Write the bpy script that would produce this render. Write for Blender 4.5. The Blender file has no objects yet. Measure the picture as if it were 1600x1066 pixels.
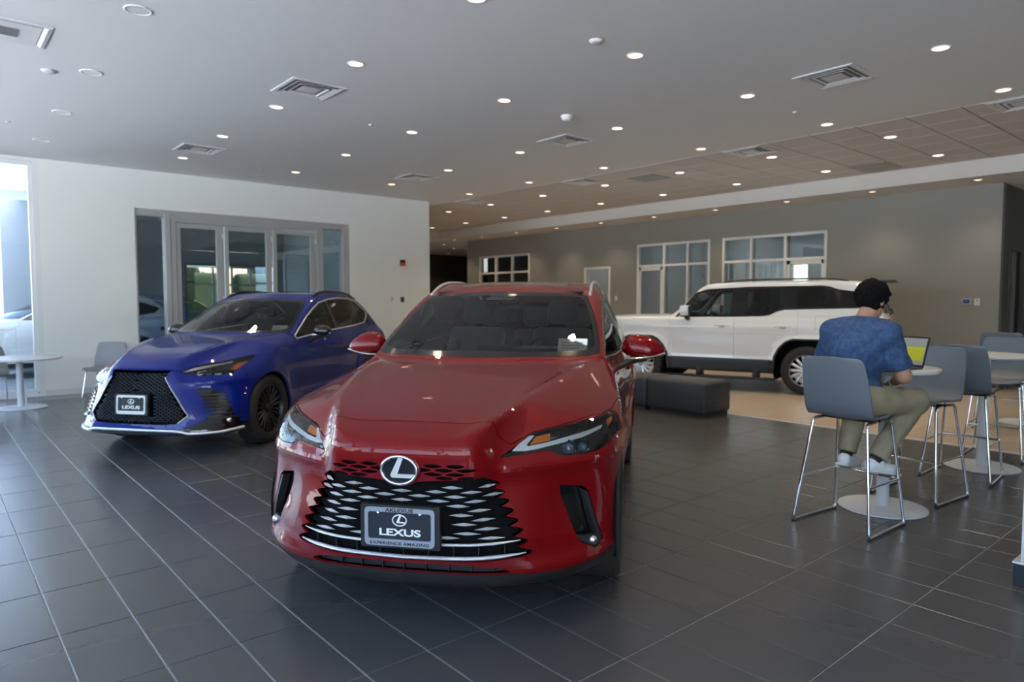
import bpy, bmesh, math, random
import numpy as np
from mathutils import Vector, Matrix
from mathutils.bvhtree import BVHTree

random.seed(7)
R = math.radians
scene = bpy.context.scene
C = scene.collection

# ------------------------------------------------------------------ camera
CAM_H = 1.545
cam_data = bpy.data.cameras.new('camera')
cam_data.sensor_width = 36.0
cam_data.lens = 36.0 * 1077.3 / 1600.0
cam_data.clip_start = 0.05
cam_data.clip_end = 500
cam_data.dof.use_dof = True
cam_data.dof.focus_distance = 2.95
cam_data.dof.aperture_fstop = 2.8
camera = bpy.data.objects.new('camera', cam_data)
C.objects.link(camera)
camera.location = (0, 0, CAM_H)
camera.rotation_euler = (R(90 - 3.315), 0, R(-40.583))
scene.camera = camera

# ------------------------------------------------------------------ world, colour management
world = bpy.data.worlds.new('sky')
scene.world = world
world.use_nodes = True
wn = world.node_tree.nodes
wl = world.node_tree.links
bg = wn['Background']
sky = wn.new('ShaderNodeTexSky')
sky.sky_type = 'NISHITA'
sky.sun_elevation = R(48)
sky.sun_rotation = R(150)
sky.sun_disc = False
sky.air_density = 1.0
sky.dust_density = 2.0
wl.new(sky.outputs['Color'], bg.inputs['Color'])
bg.inputs['Strength'].default_value = 0.8
sun_d = bpy.data.lights.new('sun', 'SUN')
sun_d.energy = 40.0
sun_d.angle = R(.6)
sun_d.color = (.95, .98, 1.0)
sun_o = bpy.data.objects.new('sun', sun_d)
C.objects.link(sun_o)
sun_o.rotation_euler = Vector((-.45, -.40, -.80)).to_track_quat('-Z', 'Y').to_euler()

scene.view_settings.view_transform = 'Standard'
scene.view_settings.look = 'None'
scene.view_settings.gamma = 1.0
scene.view_settings.use_curve_mapping = False
scene.view_settings.exposure = 0.66
scene.cycles.use_denoising = True
scene.cycles.max_bounces = 8
scene.cycles.diffuse_bounces = 4
scene.cycles.glossy_bounces = 4
scene.cycles.transmission_bounces = 8
scene.cycles.transparent_max_bounces = 12
scene.cycles.caustics_reflective = False
scene.cycles.caustics_refractive = False
scene.cycles.sample_clamp_indirect = 6.0
# ------------------------------------------------------------------ helpers: materials
def mat(name, color=(.8, .8, .8), rough=.5, metal=0., coat=0., spec=.5, emit=None, estr=1., noise=None, bump=None, alpha=None, aniso=0, trans=0, coat_rough=.03, ior=1.5, coat_ior=1.5):
    m = bpy.data.materials.new(name)
    m.use_nodes = True
    nt = m.node_tree
    b = nt.nodes['Principled BSDF']
    b.inputs['Base Color'].default_value = (*color, 1)
    b.inputs['Roughness'].default_value = rough
    b.inputs['Metallic'].default_value = metal
    b.inputs['Coat Weight'].default_value = coat
    b.inputs['Coat Roughness'].default_value = coat_rough
    b.inputs['Specular IOR Level'].default_value = spec
    b.inputs['IOR'].default_value = ior
    b.inputs['Coat IOR'].default_value = coat_ior
    b.inputs['Transmission Weight'].default_value = trans
    if emit:
        b.inputs['Emission Color'].default_value = (*emit, 1)
        b.inputs['Emission Strength'].default_value = estr
    if noise:                                  # (scale, amount, second colour)
        tc = nt.nodes.new('ShaderNodeTexCoord')
        n = nt.nodes.new('ShaderNodeTexNoise')
        n.inputs['Scale'].default_value = noise[0]
        n.inputs['Detail'].default_value = 6
        mx = nt.nodes.new('ShaderNodeMixRGB')
        mx.inputs['Color1'].default_value = (*color, 1)
        mx.inputs['Color2'].default_value = (*noise[2], 1)
        rp = nt.nodes.new('ShaderNodeMapRange')
        rp.inputs['From Min'].default_value = .35
        rp.inputs['From Max'].default_value = .65
        rp.inputs['To Max'].default_value = noise[1]
        nt.links.new(tc.outputs['Object'], n.inputs['Vector'])
        nt.links.new(n.outputs['Fac'], rp.inputs['Value'])
        nt.links.new(rp.outputs['Result'], mx.inputs['Fac'])
        nt.links.new(mx.outputs['Color'], b.inputs['Base Color'])
    if bump:                                   # (scale, strength)
        tc = nt.nodes.new('ShaderNodeTexCoord')
        n = nt.nodes.new('ShaderNodeTexNoise')
        n.inputs['Scale'].default_value = bump[0]
        n.inputs['Detail'].default_value = 4
        bp = nt.nodes.new('ShaderNodeBump')
        bp.inputs['Strength'].default_value = bump[1]
        bp.inputs['Distance'].default_value = .01
        nt.links.new(tc.outputs['Object'], n.inputs['Vector'])
        nt.links.new(n.outputs['Fac'], bp.inputs['Height'])
        nt.links.new(bp.outputs['Normal'], b.inputs['Normal'])
    return m


def glass_mat(name, tint=(1, 1, 1), rough=0., strength=1., base_reflect=.0, ior=1.5):
    """thin sheet glass: clear transmission tinted by the pane, mirror reflection by Fresnel"""
    m = bpy.data.materials.new(name)
    m.use_nodes = True
    nt = m.node_tree
    nt.nodes.remove(nt.nodes['Principled BSDF'])
    out = nt.nodes['Material Output']
    tr = nt.nodes.new('ShaderNodeBsdfTransparent')
    tr.inputs['Color'].default_value = (*tint, 1)
    gl = nt.nodes.new('ShaderNodeBsdfGlossy')
    gl.inputs['Roughness'].default_value = rough
    fr = nt.nodes.new('ShaderNodeFresnel')
    fr.inputs['IOR'].default_value = ior
    ma = nt.nodes.new('ShaderNodeMath')
    ma.operation = 'MULTIPLY_ADD'
    ma.inputs[1].default_value = strength
    ma.inputs[2].default_value = base_reflect
    ma.use_clamp = True
    mx = nt.nodes.new('ShaderNodeMixShader')
    nt.links.new(fr.outputs['Fac'], ma.inputs[0])
    nt.links.new(ma.outputs[0], mx.inputs['Fac'])
    nt.links.new(tr.outputs[0], mx.inputs[1])
    nt.links.new(gl.outputs[0], mx.inputs[2])
    nt.links.new(mx.outputs[0], out.inputs['Surface'])
    return m


# ------------------------------------------------------------------ helpers: meshes and objects
def link(name, me, m=None, parent=None):
    o = bpy.data.objects.new(name, me)
    C.objects.link(o)
    if m is not None:
        for mm in (m if isinstance(m, (list, tuple)) else [m]):
            me.materials.append(mm)
    if parent is not None:
        o.parent = parent
    return o


def obj(name, bm, m=None, parent=None, smooth=None, loc=None):
    me = bpy.data.meshes.new(name)
    bmesh.ops.recalc_face_normals(bm, faces=bm.faces[:])
    bm.to_mesh(me)
    bm.free()
    if smooth is not None:
        for p in me.polygons:
            p.use_smooth = True
        me.set_sharp_from_angle(angle=R(smooth))
    o = link(name, me, m, parent)
    if loc is not None:
        o.location = loc
    return o


def tag(o, label=None, cat=None, group=None, kind=None):
    if label: o['label'] = label
    if cat: o['category'] = cat
    if group: o['group'] = group
    if kind: o['kind'] = kind
    return o


def empty(name, loc=(0, 0, 0), rz=0, label=None, cat=None, group=None, kind=None):
    o = bpy.data.objects.new(name, None)
    o.empty_display_size = .1
    C.objects.link(o)
    o.location = loc
    o.rotation_euler = (0, 0, rz)
    return tag(o, label, cat, group, kind)


def copy_tree(o, parent=None):
    c = o.copy()
    C.objects.link(c)
    c.parent = parent
    for ch in list(o.children):
        copy_tree(ch, c)
    return c


def box(bm, x0, x1, y0, y1, z0, z1, bev=0, M=None, seg=2):
    vs = [bm.verts.new((x, y, z)) for x in (x0, x1) for y in (y0, y1) for z in (z0, z1)]
    fs = [bm.faces.new([vs[i] for i in q]) for q in ((0, 1, 3, 2), (4, 6, 7, 5), (0, 4, 5, 1), (2, 3, 7, 6), (0, 2, 6, 4), (1, 5, 7, 3))]
    if bev:
        es = list({e for f in fs for e in f.edges})
        r = bmesh.ops.bevel(bm, geom=es, offset=bev, segments=seg, affect='EDGES', profile=.5)
        vs = list({v for f in r['faces'] for v in f.verts} | {v for v in vs if v.is_valid})
    if M is not None:
        bmesh.ops.transform(bm, matrix=M, verts=[v for v in vs if v.is_valid])
    return vs


def tube(bm, pts, r, seg=10, closed=False, cap=True, flat=1.0):
    """round (or flattened) bar swept along the points; r is a number or one per point"""
    pts = [Vector(p) for p in pts]
    n = len(pts)
    rr = [r] * n if isinstance(r, (int, float)) else list(r)
    rings = []
    prev = None
    for i, p in enumerate(pts):
        a = pts[(i - 1) % n] if (closed or i > 0) else p
        b = pts[(i + 1) % n] if (closed or i < n - 1) else p
        t = (b - a)
        if t.length < 1e-9:
            t = Vector((0, 0, 1))
        t.normalize()
        if prev is None:
            u = t.cross(Vector((0, 0, 1)))
            if u.length < .05:
                u = t.cross(Vector((1, 0, 0)))
        else:
            u = prev - t * prev.dot(t)
        u.normalize()
        prev = u.copy()
        w = t.cross(u)
        rings.append([bm.verts.new(p + (u * math.cos(k * 2 * math.pi / seg) + w * (flat * math.sin(k * 2 * math.pi / seg))) * rr[i]) for k in range(seg)])
    for i in range(n if closed else n - 1):
        A, B = rings[i], rings[(i + 1) % n]
        for k in range(seg):
            bm.faces.new((A[k], A[(k + 1) % seg], B[(k + 1) % seg], B[k]))
    if cap and not closed:
        bm.faces.new(rings[0][::-1])
        bm.faces.new(rings[-1])


def fillet(pts, rad, n=5):
    """round the corners of a polyline"""
    pts = [Vector(p) for p in pts]
    out = [pts[0]]
    for i in range(1, len(pts) - 1):
        a, b, c = pts[i - 1], pts[i], pts[i + 1]
        d1 = (a - b); d2 = (c - b)
        r = min(rad, d1.length * .49, d2.length * .49)
        p, q = b + d1.normalized() * r, b + d2.normalized() * r
        for k in range(n + 1):
            t = k / n
            out.append(p * (1 - t) ** 2 + b * 2 * t * (1 - t) + q * t * t)
    out.append(pts[-1])
    return out


def lathe(bm, prof, seg=32, axis='z', M=None, cap=True):
    """prof: list of (r, h)"""
    rings = []
    for r, h in prof:
        ring = []
        for k in range(seg):
            a = 2 * math.pi * k / seg
            c, s = r * math.cos(a), r * math.sin(a)
            p = (c, s, h) if axis == 'z' else ((h, c, s) if axis == 'x' else (c, h, s))
            ring.append(bm.verts.new(p))
        rings.append(ring)
    for A, B in zip(rings, rings[1:]):
        for k in range(seg):
            bm.faces.new((A[k], A[(k + 1) % seg], B[(k + 1) % seg], B[k]))
    if cap:
        bm.faces.new(rings[0][::-1]); bm.faces.new(rings[-1])
    if M is not None:
        bmesh.ops.transform(bm, matrix=M, verts=[v for r_ in rings for v in r_])


def plate(bm, pts2, z0, z1, fn=None):
    """extruded outline; fn maps (a, b, h) to a 3D point"""
    fn = fn or (lambda a, b, h: (a, b, h))
    lo = [bm.verts.new(fn(a, b, z0)) for a, b in pts2]
    hi = [bm.verts.new(fn(a, b, z1)) for a, b in pts2]
    n = len(pts2)
    bm.faces.new(lo[::-1]); bm.faces.new(hi)
    for i in range(n):
        bm.faces.new((lo[i], lo[(i + 1) % n], hi[(i + 1) % n], hi[i]))


def text_obj(name, body, size, m, parent, M, extrude=.0008, sx=1., space=1., bold=0.):
    """lettering as a mesh; the matrix M stands in the space of the parent"""
    cu = bpy.data.curves.new(name, 'FONT')
    cu.body = body
    cu.size = size
    cu.extrude = extrude
    cu.align_x = 'CENTER'; cu.align_y = 'CENTER'
    cu.space_character = space
    cu.offset = bold
    t = bpy.data.objects.new(name + '_curve', cu)
    C.objects.link(t)
    dg = bpy.context.evaluated_depsgraph_get()
    me = bpy.data.meshes.new_from_object(t.evaluated_get(dg))
    bpy.data.objects.remove(t)
    me.transform(M @ Matrix.Diagonal((sx, 1, 1, 1)))
    me.name = name
    me.materials.clear()
    return link(name, me, m, parent)
# ------------------------------------------------------------------ the room
CEIL = 3.82
SOF = 3.55
m_wall_white = mat('white wall paint', (.71, .73, .72), .62, bump=(90, .03))
m_wall_grey = mat('warm grey wall paint', (.235, .230, .212), .50, bump=(90, .03))
m_wall_dark = mat('shade darkened wall paint', (.10, .10, .095), .6)  # shade of the dim corridor is put into this wall colour
m_brown = mat('brown wall panel', (.045, .033, .026), .6)
m_ceiling = mat('ceiling paint', (.63, .64, .65), .7, bump=(60, .02))
m_soffit = mat('soffit paint', (.60, .59, .57), .7)
m_tile = mat('charcoal floor tile', (.066, .068, .071), .27, spec=1.0, noise=(1.1, .25, (.068, .067, .068)), bump=(30, .015))
m_grout = mat('floor grout', (.36, .37, .38), .8)
m_beige = mat('beige floor tile', (.50, .405, .31), .22, noise=(2.5, .5, (.44, .355, .27)), bump=(30, .01))
m_beige_grout = mat('beige grout', (.40, .32, .25), .8)
m_ctile = mat('mineral ceiling tile', (.52, .50, .48), .85, bump=(150, .12))
m_cgrid = mat('ceiling grid shadow gap', (.22, .18, .155), .8)
m_frame = mat('white window frame', (.66, .68, .69), .35)
m_frame_dark = mat('grey aluminium frame', (.42, .43, .44), .38, .3)
m_sheet = glass_mat('window glass', (.92, .95, .95), 0, 1.7, .0)
m_int_glass = glass_mat('hall door glass', (.52, .59, .61), 0, 1.7, .09)
m_off_glass = glass_mat('office glass', (.78, .83, .84), 0, 1.7, .03)
m_skirt = mat('baseboard', (.55, .56, .55), .5)


def S(name, bm, m, parent=None, label=None):
    o = obj(name, bm, m, parent)
    if parent is None: o['kind'] = 'structure'
    if label: o['label'] = label
    return o


def one(*a, **k):
    bm = bmesh.new(); box(bm, *a, **k); return bm


def wall_y(name, y0, y1, x0, x1, z0, z1, holes, m, label=None):
    """wall standing on a line of constant y with rectangular openings (x0,x1,z0,z1)"""
    bm = bmesh.new()
    xs = sorted({x0, x1} | {h[0] for h in holes} | {h[1] for h in holes})
    for a, b in zip(xs, xs[1:]):
        zs = [(z0, z1)]
        for h in holes:
            if h[0] <= a and h[1] >= b:
                new = []
                for lo, hi in zs:
                    if h[2] > lo: new.append((lo, min(hi, h[2])))
                    if h[3] < hi: new.append((max(lo, h[3]), hi))
                zs = new
        for lo, hi in zs:
            if hi - lo > 1e-4: box(bm, a, b, y0, y1, lo, hi)
    return S(name, bm, m, None, label)


def wall_x(name, x0, x1, y0, y1, z0, z1, holes, m, label=None):
    o = wall_y(name, x0, x1, y0, y1, z0, z1, holes, m, label)
    for v in o.data.vertices: v.co = (v.co.y, v.co.x, v.co.z)
    o.data.flip_normals()
    return o


# floor: slab, then the tiles one by one
S('floor', one(-3.7, 26, -6.2, 26, -.30, -.004), m_grout, None)
floor = bpy.data.objects['floor']
BX = 8.47                        # edge of the beige floor
cam_f = Vector((math.sin(R(40.583)), math.cos(R(40.583))))


def in_view(x, y, mrg=.6):
    d = x * cam_f.x + y * cam_f.y
    r = x * cam_f.y - y * cam_f.x
    return d > 1.9 and abs(r) < d * .7427 + mrg, d


def tile_mesh(name, w, l, m):
    bm = bmesh.new()
    g = .0030
    vs = [bm.verts.new((x, y, z)) for z, k in ((-.006, 0), (-.0012, 0), (0, .0015)) for x, y in ((g + k, g + k), (w - g - k, g + k), (w - g - k, l - g - k), (g + k, l - g - k))]
    for k in (0, 4):
        for i in range(4):
            bm.faces.new((vs[k + i], vs[k + (i + 1) % 4], vs[k + 4 + (i + 1) % 4], vs[k + 4 + i]))
    bm.faces.new(vs[8:12])
    me = bpy.data.meshes.new(name); bm.to_mesh(me); bm.free()
    me.materials.append(m)
    return me


def lay_tiles(name, me, w, l, x_org, y_org, x0, x1, y0, y1, limit, rest_name, m, vis_only=True):
    spots = []
    i0, i1 = math.floor((x0 - x_org) / w), math.ceil((x1 - x_org) / w)
    j0, j1 = math.floor((y0 - y_org) / l), math.ceil((y1 - y_org) / l)
    for i in range(i0, i1):
        for j in range(j0, j1):
            x, y = x_org + i * w, y_org + j * l
            if x + w > x1 + .01 or y + l > y1 + .02 or x < x0 - .01: continue
            ok, d = in_view(x + w / 2, y + l / 2)
            spots.append((0 if ok else 1, d if ok else 99, x, y))
    spots.sort()
    for k, (v, d, x, y) in enumerate(spots):
        if v or k >= limit: break
        o = link(name, me, None, floor); o.location = (x, y, 0)
    rest = spots[k:]
    bm = bmesh.new()
    for v, d, x, y in rest:
        b0 = len(bm.verts)
        g = .0030
        q = [bm.verts.new((x + a, y + b, z)) for z in (-.006, 0) for a, b in ((g, g), (w - g, g), (w - g, l - g), (g, l - g))]
        bm.faces.new(q[4:])
        for i in range(4): bm.faces.new((q[i], q[(i + 1) % 4], q[4 + (i + 1) % 4], q[4 + i]))
    me2 = bpy.data.meshes.new(rest_name); bm.to_mesh(me2); bm.free()
    o = link(rest_name, me2, m, floor); o['kind'] = 'stuff'


TX, TY = 2.2565, 3.7180
lay_tiles('floor_tile', tile_mesh('floor_tile', .3048, .6096, m_tile), .3048, .6096, TX - .3048 * 0, TY, -3.5, BX + .1, -6, 13.4, 300, 'floor_tiling', m_tile)
S('floor_inlay', one(BX, 14.0, -6.0, 18.7, -.02, -.0035), m_beige_grout, floor)
lay_tiles('beige_tile', tile_mesh('beige_tile', .6096, .6096, m_beige), .6096, .6096, BX, TY, BX, 14.6, -6.0, 25, 150, 'beige_tiling', m_beige)

# ceilings
S('ceiling', one(-3.7, 9.35, -6.2, 13.6, CEIL, CEIL + .2), m_ceiling, None, 'smooth white plaster ceiling with downlights')
gc = S('ceiling_1', one(9.35, 13.2, -6.2, 26, CEIL + .02, CEIL + .2), m_cgrid, None, 'ceiling of square mineral tiles over the walkway')
tm = bmesh.new()
vs = [tm.verts.new((x, y, z)) for z, k in ((.02, .006), (.004, .006), (0, .011)) for x, y in ((k, k), (k, .6096 - k), (.6096 - k, .6096 - k), (.6096 - k, k))]
for k in (0, 4):
    for i in range(4): tm.faces.new((vs[k + i], vs[k + (i + 1) % 4], vs[k + 4 + (i + 1) % 4], vs[k + 4 + i]))
tm.faces.new(vs[8:12])
tme = bpy.data.meshes.new('ceiling_tile'); tm.to_mesh(tme); tm.free(); tme.materials.append(m_ctile)
CT_Y = 2.22
for j in range(-4, 36):
    for i in range(6):
        o = link('ceiling_tile', tme, None, gc); o.location = (9.37 + .6096 * i, CT_Y + .6096 * (j + 0), CEIL - .002)
S('trim_1', one(13.0, 13.12, -6.2, 19.0, SOF, CEIL + .05), m_soffit, None, 'white fascia below the tiled ceiling')
S('ceiling_2', one(13.1, 26, -6.2, 26, SOF, SOF + .2), m_soffit, None, 'lower soffit along the grey wall')
S('ceiling_3', one(9.0, 13.0, 18.9, 26, SOF, SOF + .2), m_soffit, None, 'low ceiling at the end of the passage')

S('ceiling_4', one(8.80, 9.36, 13.6, 26, CEIL, CEIL + .2), m_ceiling, None, 'strip of plaster ceiling past the end of the white wall')
S('trim_2', one(9.0, 13.0, 18.8, 18.9, SOF, CEIL + .05), m_soffit, None, 'cross fascia at the end of the tiled ceiling')
# walls
wall_y('wall_left', 13.4, 13.62, 1.50, 8.97, 0, CEIL, [(2.87, 6.95, 0, 3.16)], m_wall_white, 'white wall with folding glass doors')
S('wall_left_end', one(8.85, 8.97, 13.62, 24, 0, CEIL), m_wall_white)
S('baseboard_left', one(1.50, 2.87, 13.385, 13.4, 0, .10, bev=.003), m_skirt)
S('baseboard_left_end', one(6.95, 8.985, 13.385, 13.4, 0, .10, bev=.003), m_skirt)
WIN_A = (15.51, 17.97, 1.0, 2.99)
DOOR_O = (12.33, 13.22, 0, 2.45)
WIN_B = (9.25, 11.40, 0, 2.98)
WIN_C = (6.52, 8.92, 0, 2.98)
wall_x('wall_right', 14.0, 14.15, 3.55, 18.65, 0, CEIL, [WIN_A, DOOR_O, WIN_B, WIN_C], m_wall_grey, 'grey wall with office windows')
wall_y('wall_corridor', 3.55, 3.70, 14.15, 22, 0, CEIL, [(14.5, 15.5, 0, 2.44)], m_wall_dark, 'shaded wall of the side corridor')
S('baseboard_right', one(13.985, 14.0, 3.55, 6.5, 0, .10), mat('dark baseboard', (.06, .06, .06), .5))
S('wall_end_light_stop', one(19.4, 19.6, 21.8, 25, 0, CEIL), m_brown)  # closing wall added to keep daylight off the brown end wall
S('wall_end_light_stop_return', one(17.6, 19.6, 21.6, 21.8, 0, CEIL), m_brown)  # return wall added to shut out the same daylight
S('wall_end', one(9, 19.6, 25, 25.2, 0, CEIL), m_brown, None, 'dark brown wall at the far end of the passage')
# the far side of the offices and the daylight walls
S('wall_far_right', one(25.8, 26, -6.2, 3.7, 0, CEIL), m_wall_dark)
wall_x('wall_office_back', 17.6, 17.75, 3.7, 21.6, 0, CEIL, [(8.70, 9.14, 1.3, 2.5), (9.34, 9.62, 1.3, 2.5), (11.95, 12.10, .9, 2.65), (19.5, 20.08, 1.2, 2.7), (20.3, 20.66, 1.2, 2.7)], mat('office wall', (.68, .71, .72), .6))
S('wall_office_divider', one(14.15, 17.6, 9.18, 9.28, 0, CEIL), mat('office wall light', (.70, .73, .74), .6))
S('wall_office_divider_far', one(14.15, 17.6, 14.0, 14.1, 0, CEIL), mat('office wall warm', (.64, .61, .56), .6))
wall_y('wall_office_end', 18.66, 18.76, 14.15, 17.6, 0, CEIL, [(15.60, 15.92, 1.2, 2.52), (16.0, 16.45, 1.2, 2.52)], mat('office wall end', (.40, .39, .34), .6))
S('wall_office_divider_middle', one(14.15, 17.6, 11.8, 11.9, 0, CEIL), mat('office wall mid', (.60, .63, .64), .6))
# outside walls of the showroom, mostly glass
wall_x('wall_glazed', -3.7, -3.5, -6.2, 13.4, 0, CEIL, [(-5.8, 13.0, .95, 3.7)], m_wall_white)  # solid lower part added to keep bright ground out of car reflections
wall_y('wall_front', -6.2, -6.0, -3.7, 26, 0, CEIL, [(-3.2, .5, .10, 3.5), (9.4, 12.8, .9, 3.1)], m_wall_grey)
wall_y('wall_side_glazed', 13.4, 13.62, -3.7, 1.50, 0, CEIL + .0, [(-3.4, 1.42, .06, 3.76)], m_frame)


def mullions(name, axis, c, a0, a1, z0, z1, n, w=.06, d=.12, rails=(), m=None):
    bm = bmesh.new()
    for k in range(n + 1):
        a = a0 + (a1 - a0) * k / n
        A = (a - w / 2, a + w / 2)
        if axis == 'y': box(bm, A[0], A[1], c, c + d, z0, z1, .004)
        else: box(bm, c, c + d, A[0], A[1], z0, z1, .004)
    for z in (z0, z1) + tuple(rails):
        if axis == 'y': box(bm, a0, a1, c + .01, c + d - .01, z - w / 2, z + w / 2)
        else: box(bm, c + .01, c + d - .01, a0, a1, z - w / 2, z + w / 2)
    return S(name, bm, m or m_frame)


mullions('window_1', 'y', 13.42, -3.4, 1.40, .08, 3.74, 2, .07)
S('window_pane', one(-3.4, 1.42, 13.50, 13.505, .06, 3.76), m_sheet, bpy.data.objects['window_1'])
mullions('window_2', 'x', -3.65, -5.8, 13.0, .95, 3.7, 10, .07, rails=(2.6,))
mullions('window_3', 'y', -6.15, -3.2, .5, .10, 3.5, 3, .07, rails=(1.1,))
mullions('window_4', 'y', -6.15, 9.4, 12.8, .9, 3.1, 4, .08, rails=(2.3,))

# folding glass doors in the white wall
bm = bmesh.new()
box(bm, 2.87, 2.90, 13.42, 13.62, 0, 3.16); box(bm, 2.87, 6.95, 13.44, 13.60, 3.04, 3.16)
box(bm, 3.35, 3.44, 13.41, 13.62, 0, 3.10, .006)
box(bm, 3.44, 6.36, 13.46, 13.60, 2.97, 3.05)
box(bm, 3.45, 3.54, 13.44, 13.60, 0, 3.0, .005)
box(bm, 6.22, 6.36, 13.42, 13.60, 0, 3.0, .005)
box(bm, 6.80, 6.95, 13.41, 13.62, 0, 3.10, .006)
fd = S('door_1', bm, m_frame_dark, None, 'grey framed folding glass door set in the white wall')
for a, b in ((3.55, 4.36), (4.40, 5.30), (5.33, 6.21)):
    bm = bmesh.new()
    box(bm, a, a + .075, 13.47, 13.53, .03, 2.95, .004); box(bm, b - .11, b, 13.47, 13.53, .03, 2.95, .004)
    box(bm, a + .075, b - .11, 13.475, 13.525, 2.875, 2.95); box(bm, a + .075, b - .11, 13.475, 13.525, .03, .22)
    lf = obj('door_leaf', bm, m_frame_dark, fd)
    obj('door_glass', one(a + .07, b - .10, 13.497, 13.503, .2, 2.9), m_int_glass, lf)
    bm = bmesh.new(); box(bm, b - .075, b - .045, 13.44, 13.47, 1.0, 1.22, .006); obj('door_handle', bm, m_frame, lf)
    for hz in (.5, 1.55, 2.72):
        bm = bmesh.new(); box(bm, b - .008, b + .012, 13.455, 13.47, hz, hz + .09, .003); obj('hinge', bm, m_frame, lf)
obj('side_glass', one(2.90, 3.35, 13.50, 13.506, 0.02, 3.05), m_int_glass, fd)
obj('side_glass', one(6.36, 6.80, 13.50, 13.506, 0.02, 3.05), m_int_glass, fd)


# grey wall windows
def storefront(name, hole, cols, rail, door=None, blinds=False, label=None):
    y0, y1, z0, z1 = hole
    bm = bmesh.new()
    w = .055
    ys = [y0] + list(cols) + [y1]
    for k, y in enumerate(ys):
        yy = min(max(y, y0 + w / 2), y1 - w / 2)
        box(bm, 13.975, 14.12, yy - w / 2, yy + w / 2, z0, z1, .004)
    for z in (z0, rail, z1):
        zz = min(max(z, z0 + w / 2), z1 - w / 2)
        box(bm, 13.985, 14.11, y0, y1, zz - w / 2, zz + w / 2)
    f = S(name, bm, m_frame, None, label)
    for a, b in zip(ys, ys[1:]):
        for lo, hi in ((z0, rail), (rail, z1)):
            is_door = door is not None and abs(a - ys[door]) < 1e-6 and lo == z0
            if is_door:
                bm = bmesh.new(); k = .085
                box(bm, 14.0, 14.05, a + .03, a + .03 + k, z0 + .01, rail - .03, .003); box(bm, 14.0, 14.05, b - .03 - k, b - .03, z0 + .01, rail - .03, .003)
                box(bm, 14.0, 14.05, a + .03, b - .03, rail - .03 - k, rail - .03); box(bm, 14.0, 14.05, a + .03, b - .03, z0 + .01, z0 + .25)
                lf = obj('door_leaf', bm, m_frame, f)
                obj('door_glass', one(14.022, 14.028, a + .1, b - .1, z0 + .2, rail - .08), m_off_glass, lf)
            else:
                obj('pane', one(14.05, 14.056, a, b, lo, hi), m_off_glass, f)
    return f


storefront('window_5', WIN_A, (16.34, 17.13), 2.44, None, True, 'white framed office window of six panes furthest along the grey wall')
storefront('window_6', WIN_B, (9.87, 10.56), 2.43, 2, False, 'white framed office front with a glass door at its left')
storefront('window_7', WIN_C, (7.41, 8.20), 2.43, 0, False, 'white framed office front behind the white off-roader')
bm = bmesh.new()
box(bm, 13.975, 14.16, 12.30, 12.36, 0, 2.47, .004); box(bm, 13.975, 14.16, 13.19, 13.25, 0, 2.47, .004); box(bm, 13.98, 14.155, 12.33, 13.22, 2.41, 2.47)
d2 = S('door_2', bm, m_frame, None, 'open doorway with a white frame in the grey wall')
S('door_3', one(14.5, 15.5, 3.60, 3.66, 0, 2.44), mat('black doorway', (.006, .006, .006), .5), None, 'dark door in the side corridor')
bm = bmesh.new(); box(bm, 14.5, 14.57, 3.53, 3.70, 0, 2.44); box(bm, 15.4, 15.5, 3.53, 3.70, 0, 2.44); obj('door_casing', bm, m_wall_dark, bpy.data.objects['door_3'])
bm = bmesh.new(); box(bm, 14.80, 14.95, 3.55, 3.60, .02, 2.42, .004); obj('door_panel', bm, mat('grey door edge', (.20, .21, .23), .5), bpy.data.objects['door_3'])

# service hall behind the folding doors
S('floor_hall', one(-8, 8.85, 13.62, 26, -.02, .0), mat('hall concrete', (.30, .33, .35), .35, noise=(2, .3, (.26, .29, .31))), None)
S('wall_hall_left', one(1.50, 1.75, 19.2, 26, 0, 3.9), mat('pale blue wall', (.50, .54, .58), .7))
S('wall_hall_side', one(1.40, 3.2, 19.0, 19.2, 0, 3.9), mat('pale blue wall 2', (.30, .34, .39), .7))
wall_y('wall_hall_back', 21.5, 21.7, 1.75, 8.85, 0, CEIL, [(2.6, 4.2, .4, 2.6), (5.9, 6.8, .4, 2.62), (7.1, 8.6, .4, 2.64)], mat('hall wall', (.36, .41, .43), .7))
mullions('window_8', 'y', 21.48, 7.1, 8.6, .4, 2.64, 2, .06, rails=(2.1, 1.2), m=mat('dark mullion', (.12, .14, .15), .5))
mullions('window_9', 'y', 21.48, 5.9, 6.8, .4, 2.62, 1, .06, rails=(2.1, 1.2), m=mat('dark mullion', (.12, .14, .15), .5))
S('ceiling_hall', one(1.75, 8.85, 13.62, 21.7, CEIL, CEIL + .2), mat('hall ceiling', (.45, .47, .48), .8))
S('wall_hall_partition', one(7.75, 7.82, 13.7, 16.8, 0, CEIL), mat('hall partition', (.42, .46, .47), .6))
mullions('window_10', 'y', 16.9, 7.0, 8.8, .3, 2.7, 3, .05, rails=(1.5,))

# outside
S('ground', one(-60, 60, -60, 80, -.5, -.31), mat('pale concrete', (.57, .58, .58), .9))
m_leaf = mat('tree foliage', (.010, .024, .004), .8, noise=(1.6, .8, (.022, .042, .008)))
m_sunlit = mat('tan building', (.55, .48, .36), .8)
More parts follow.
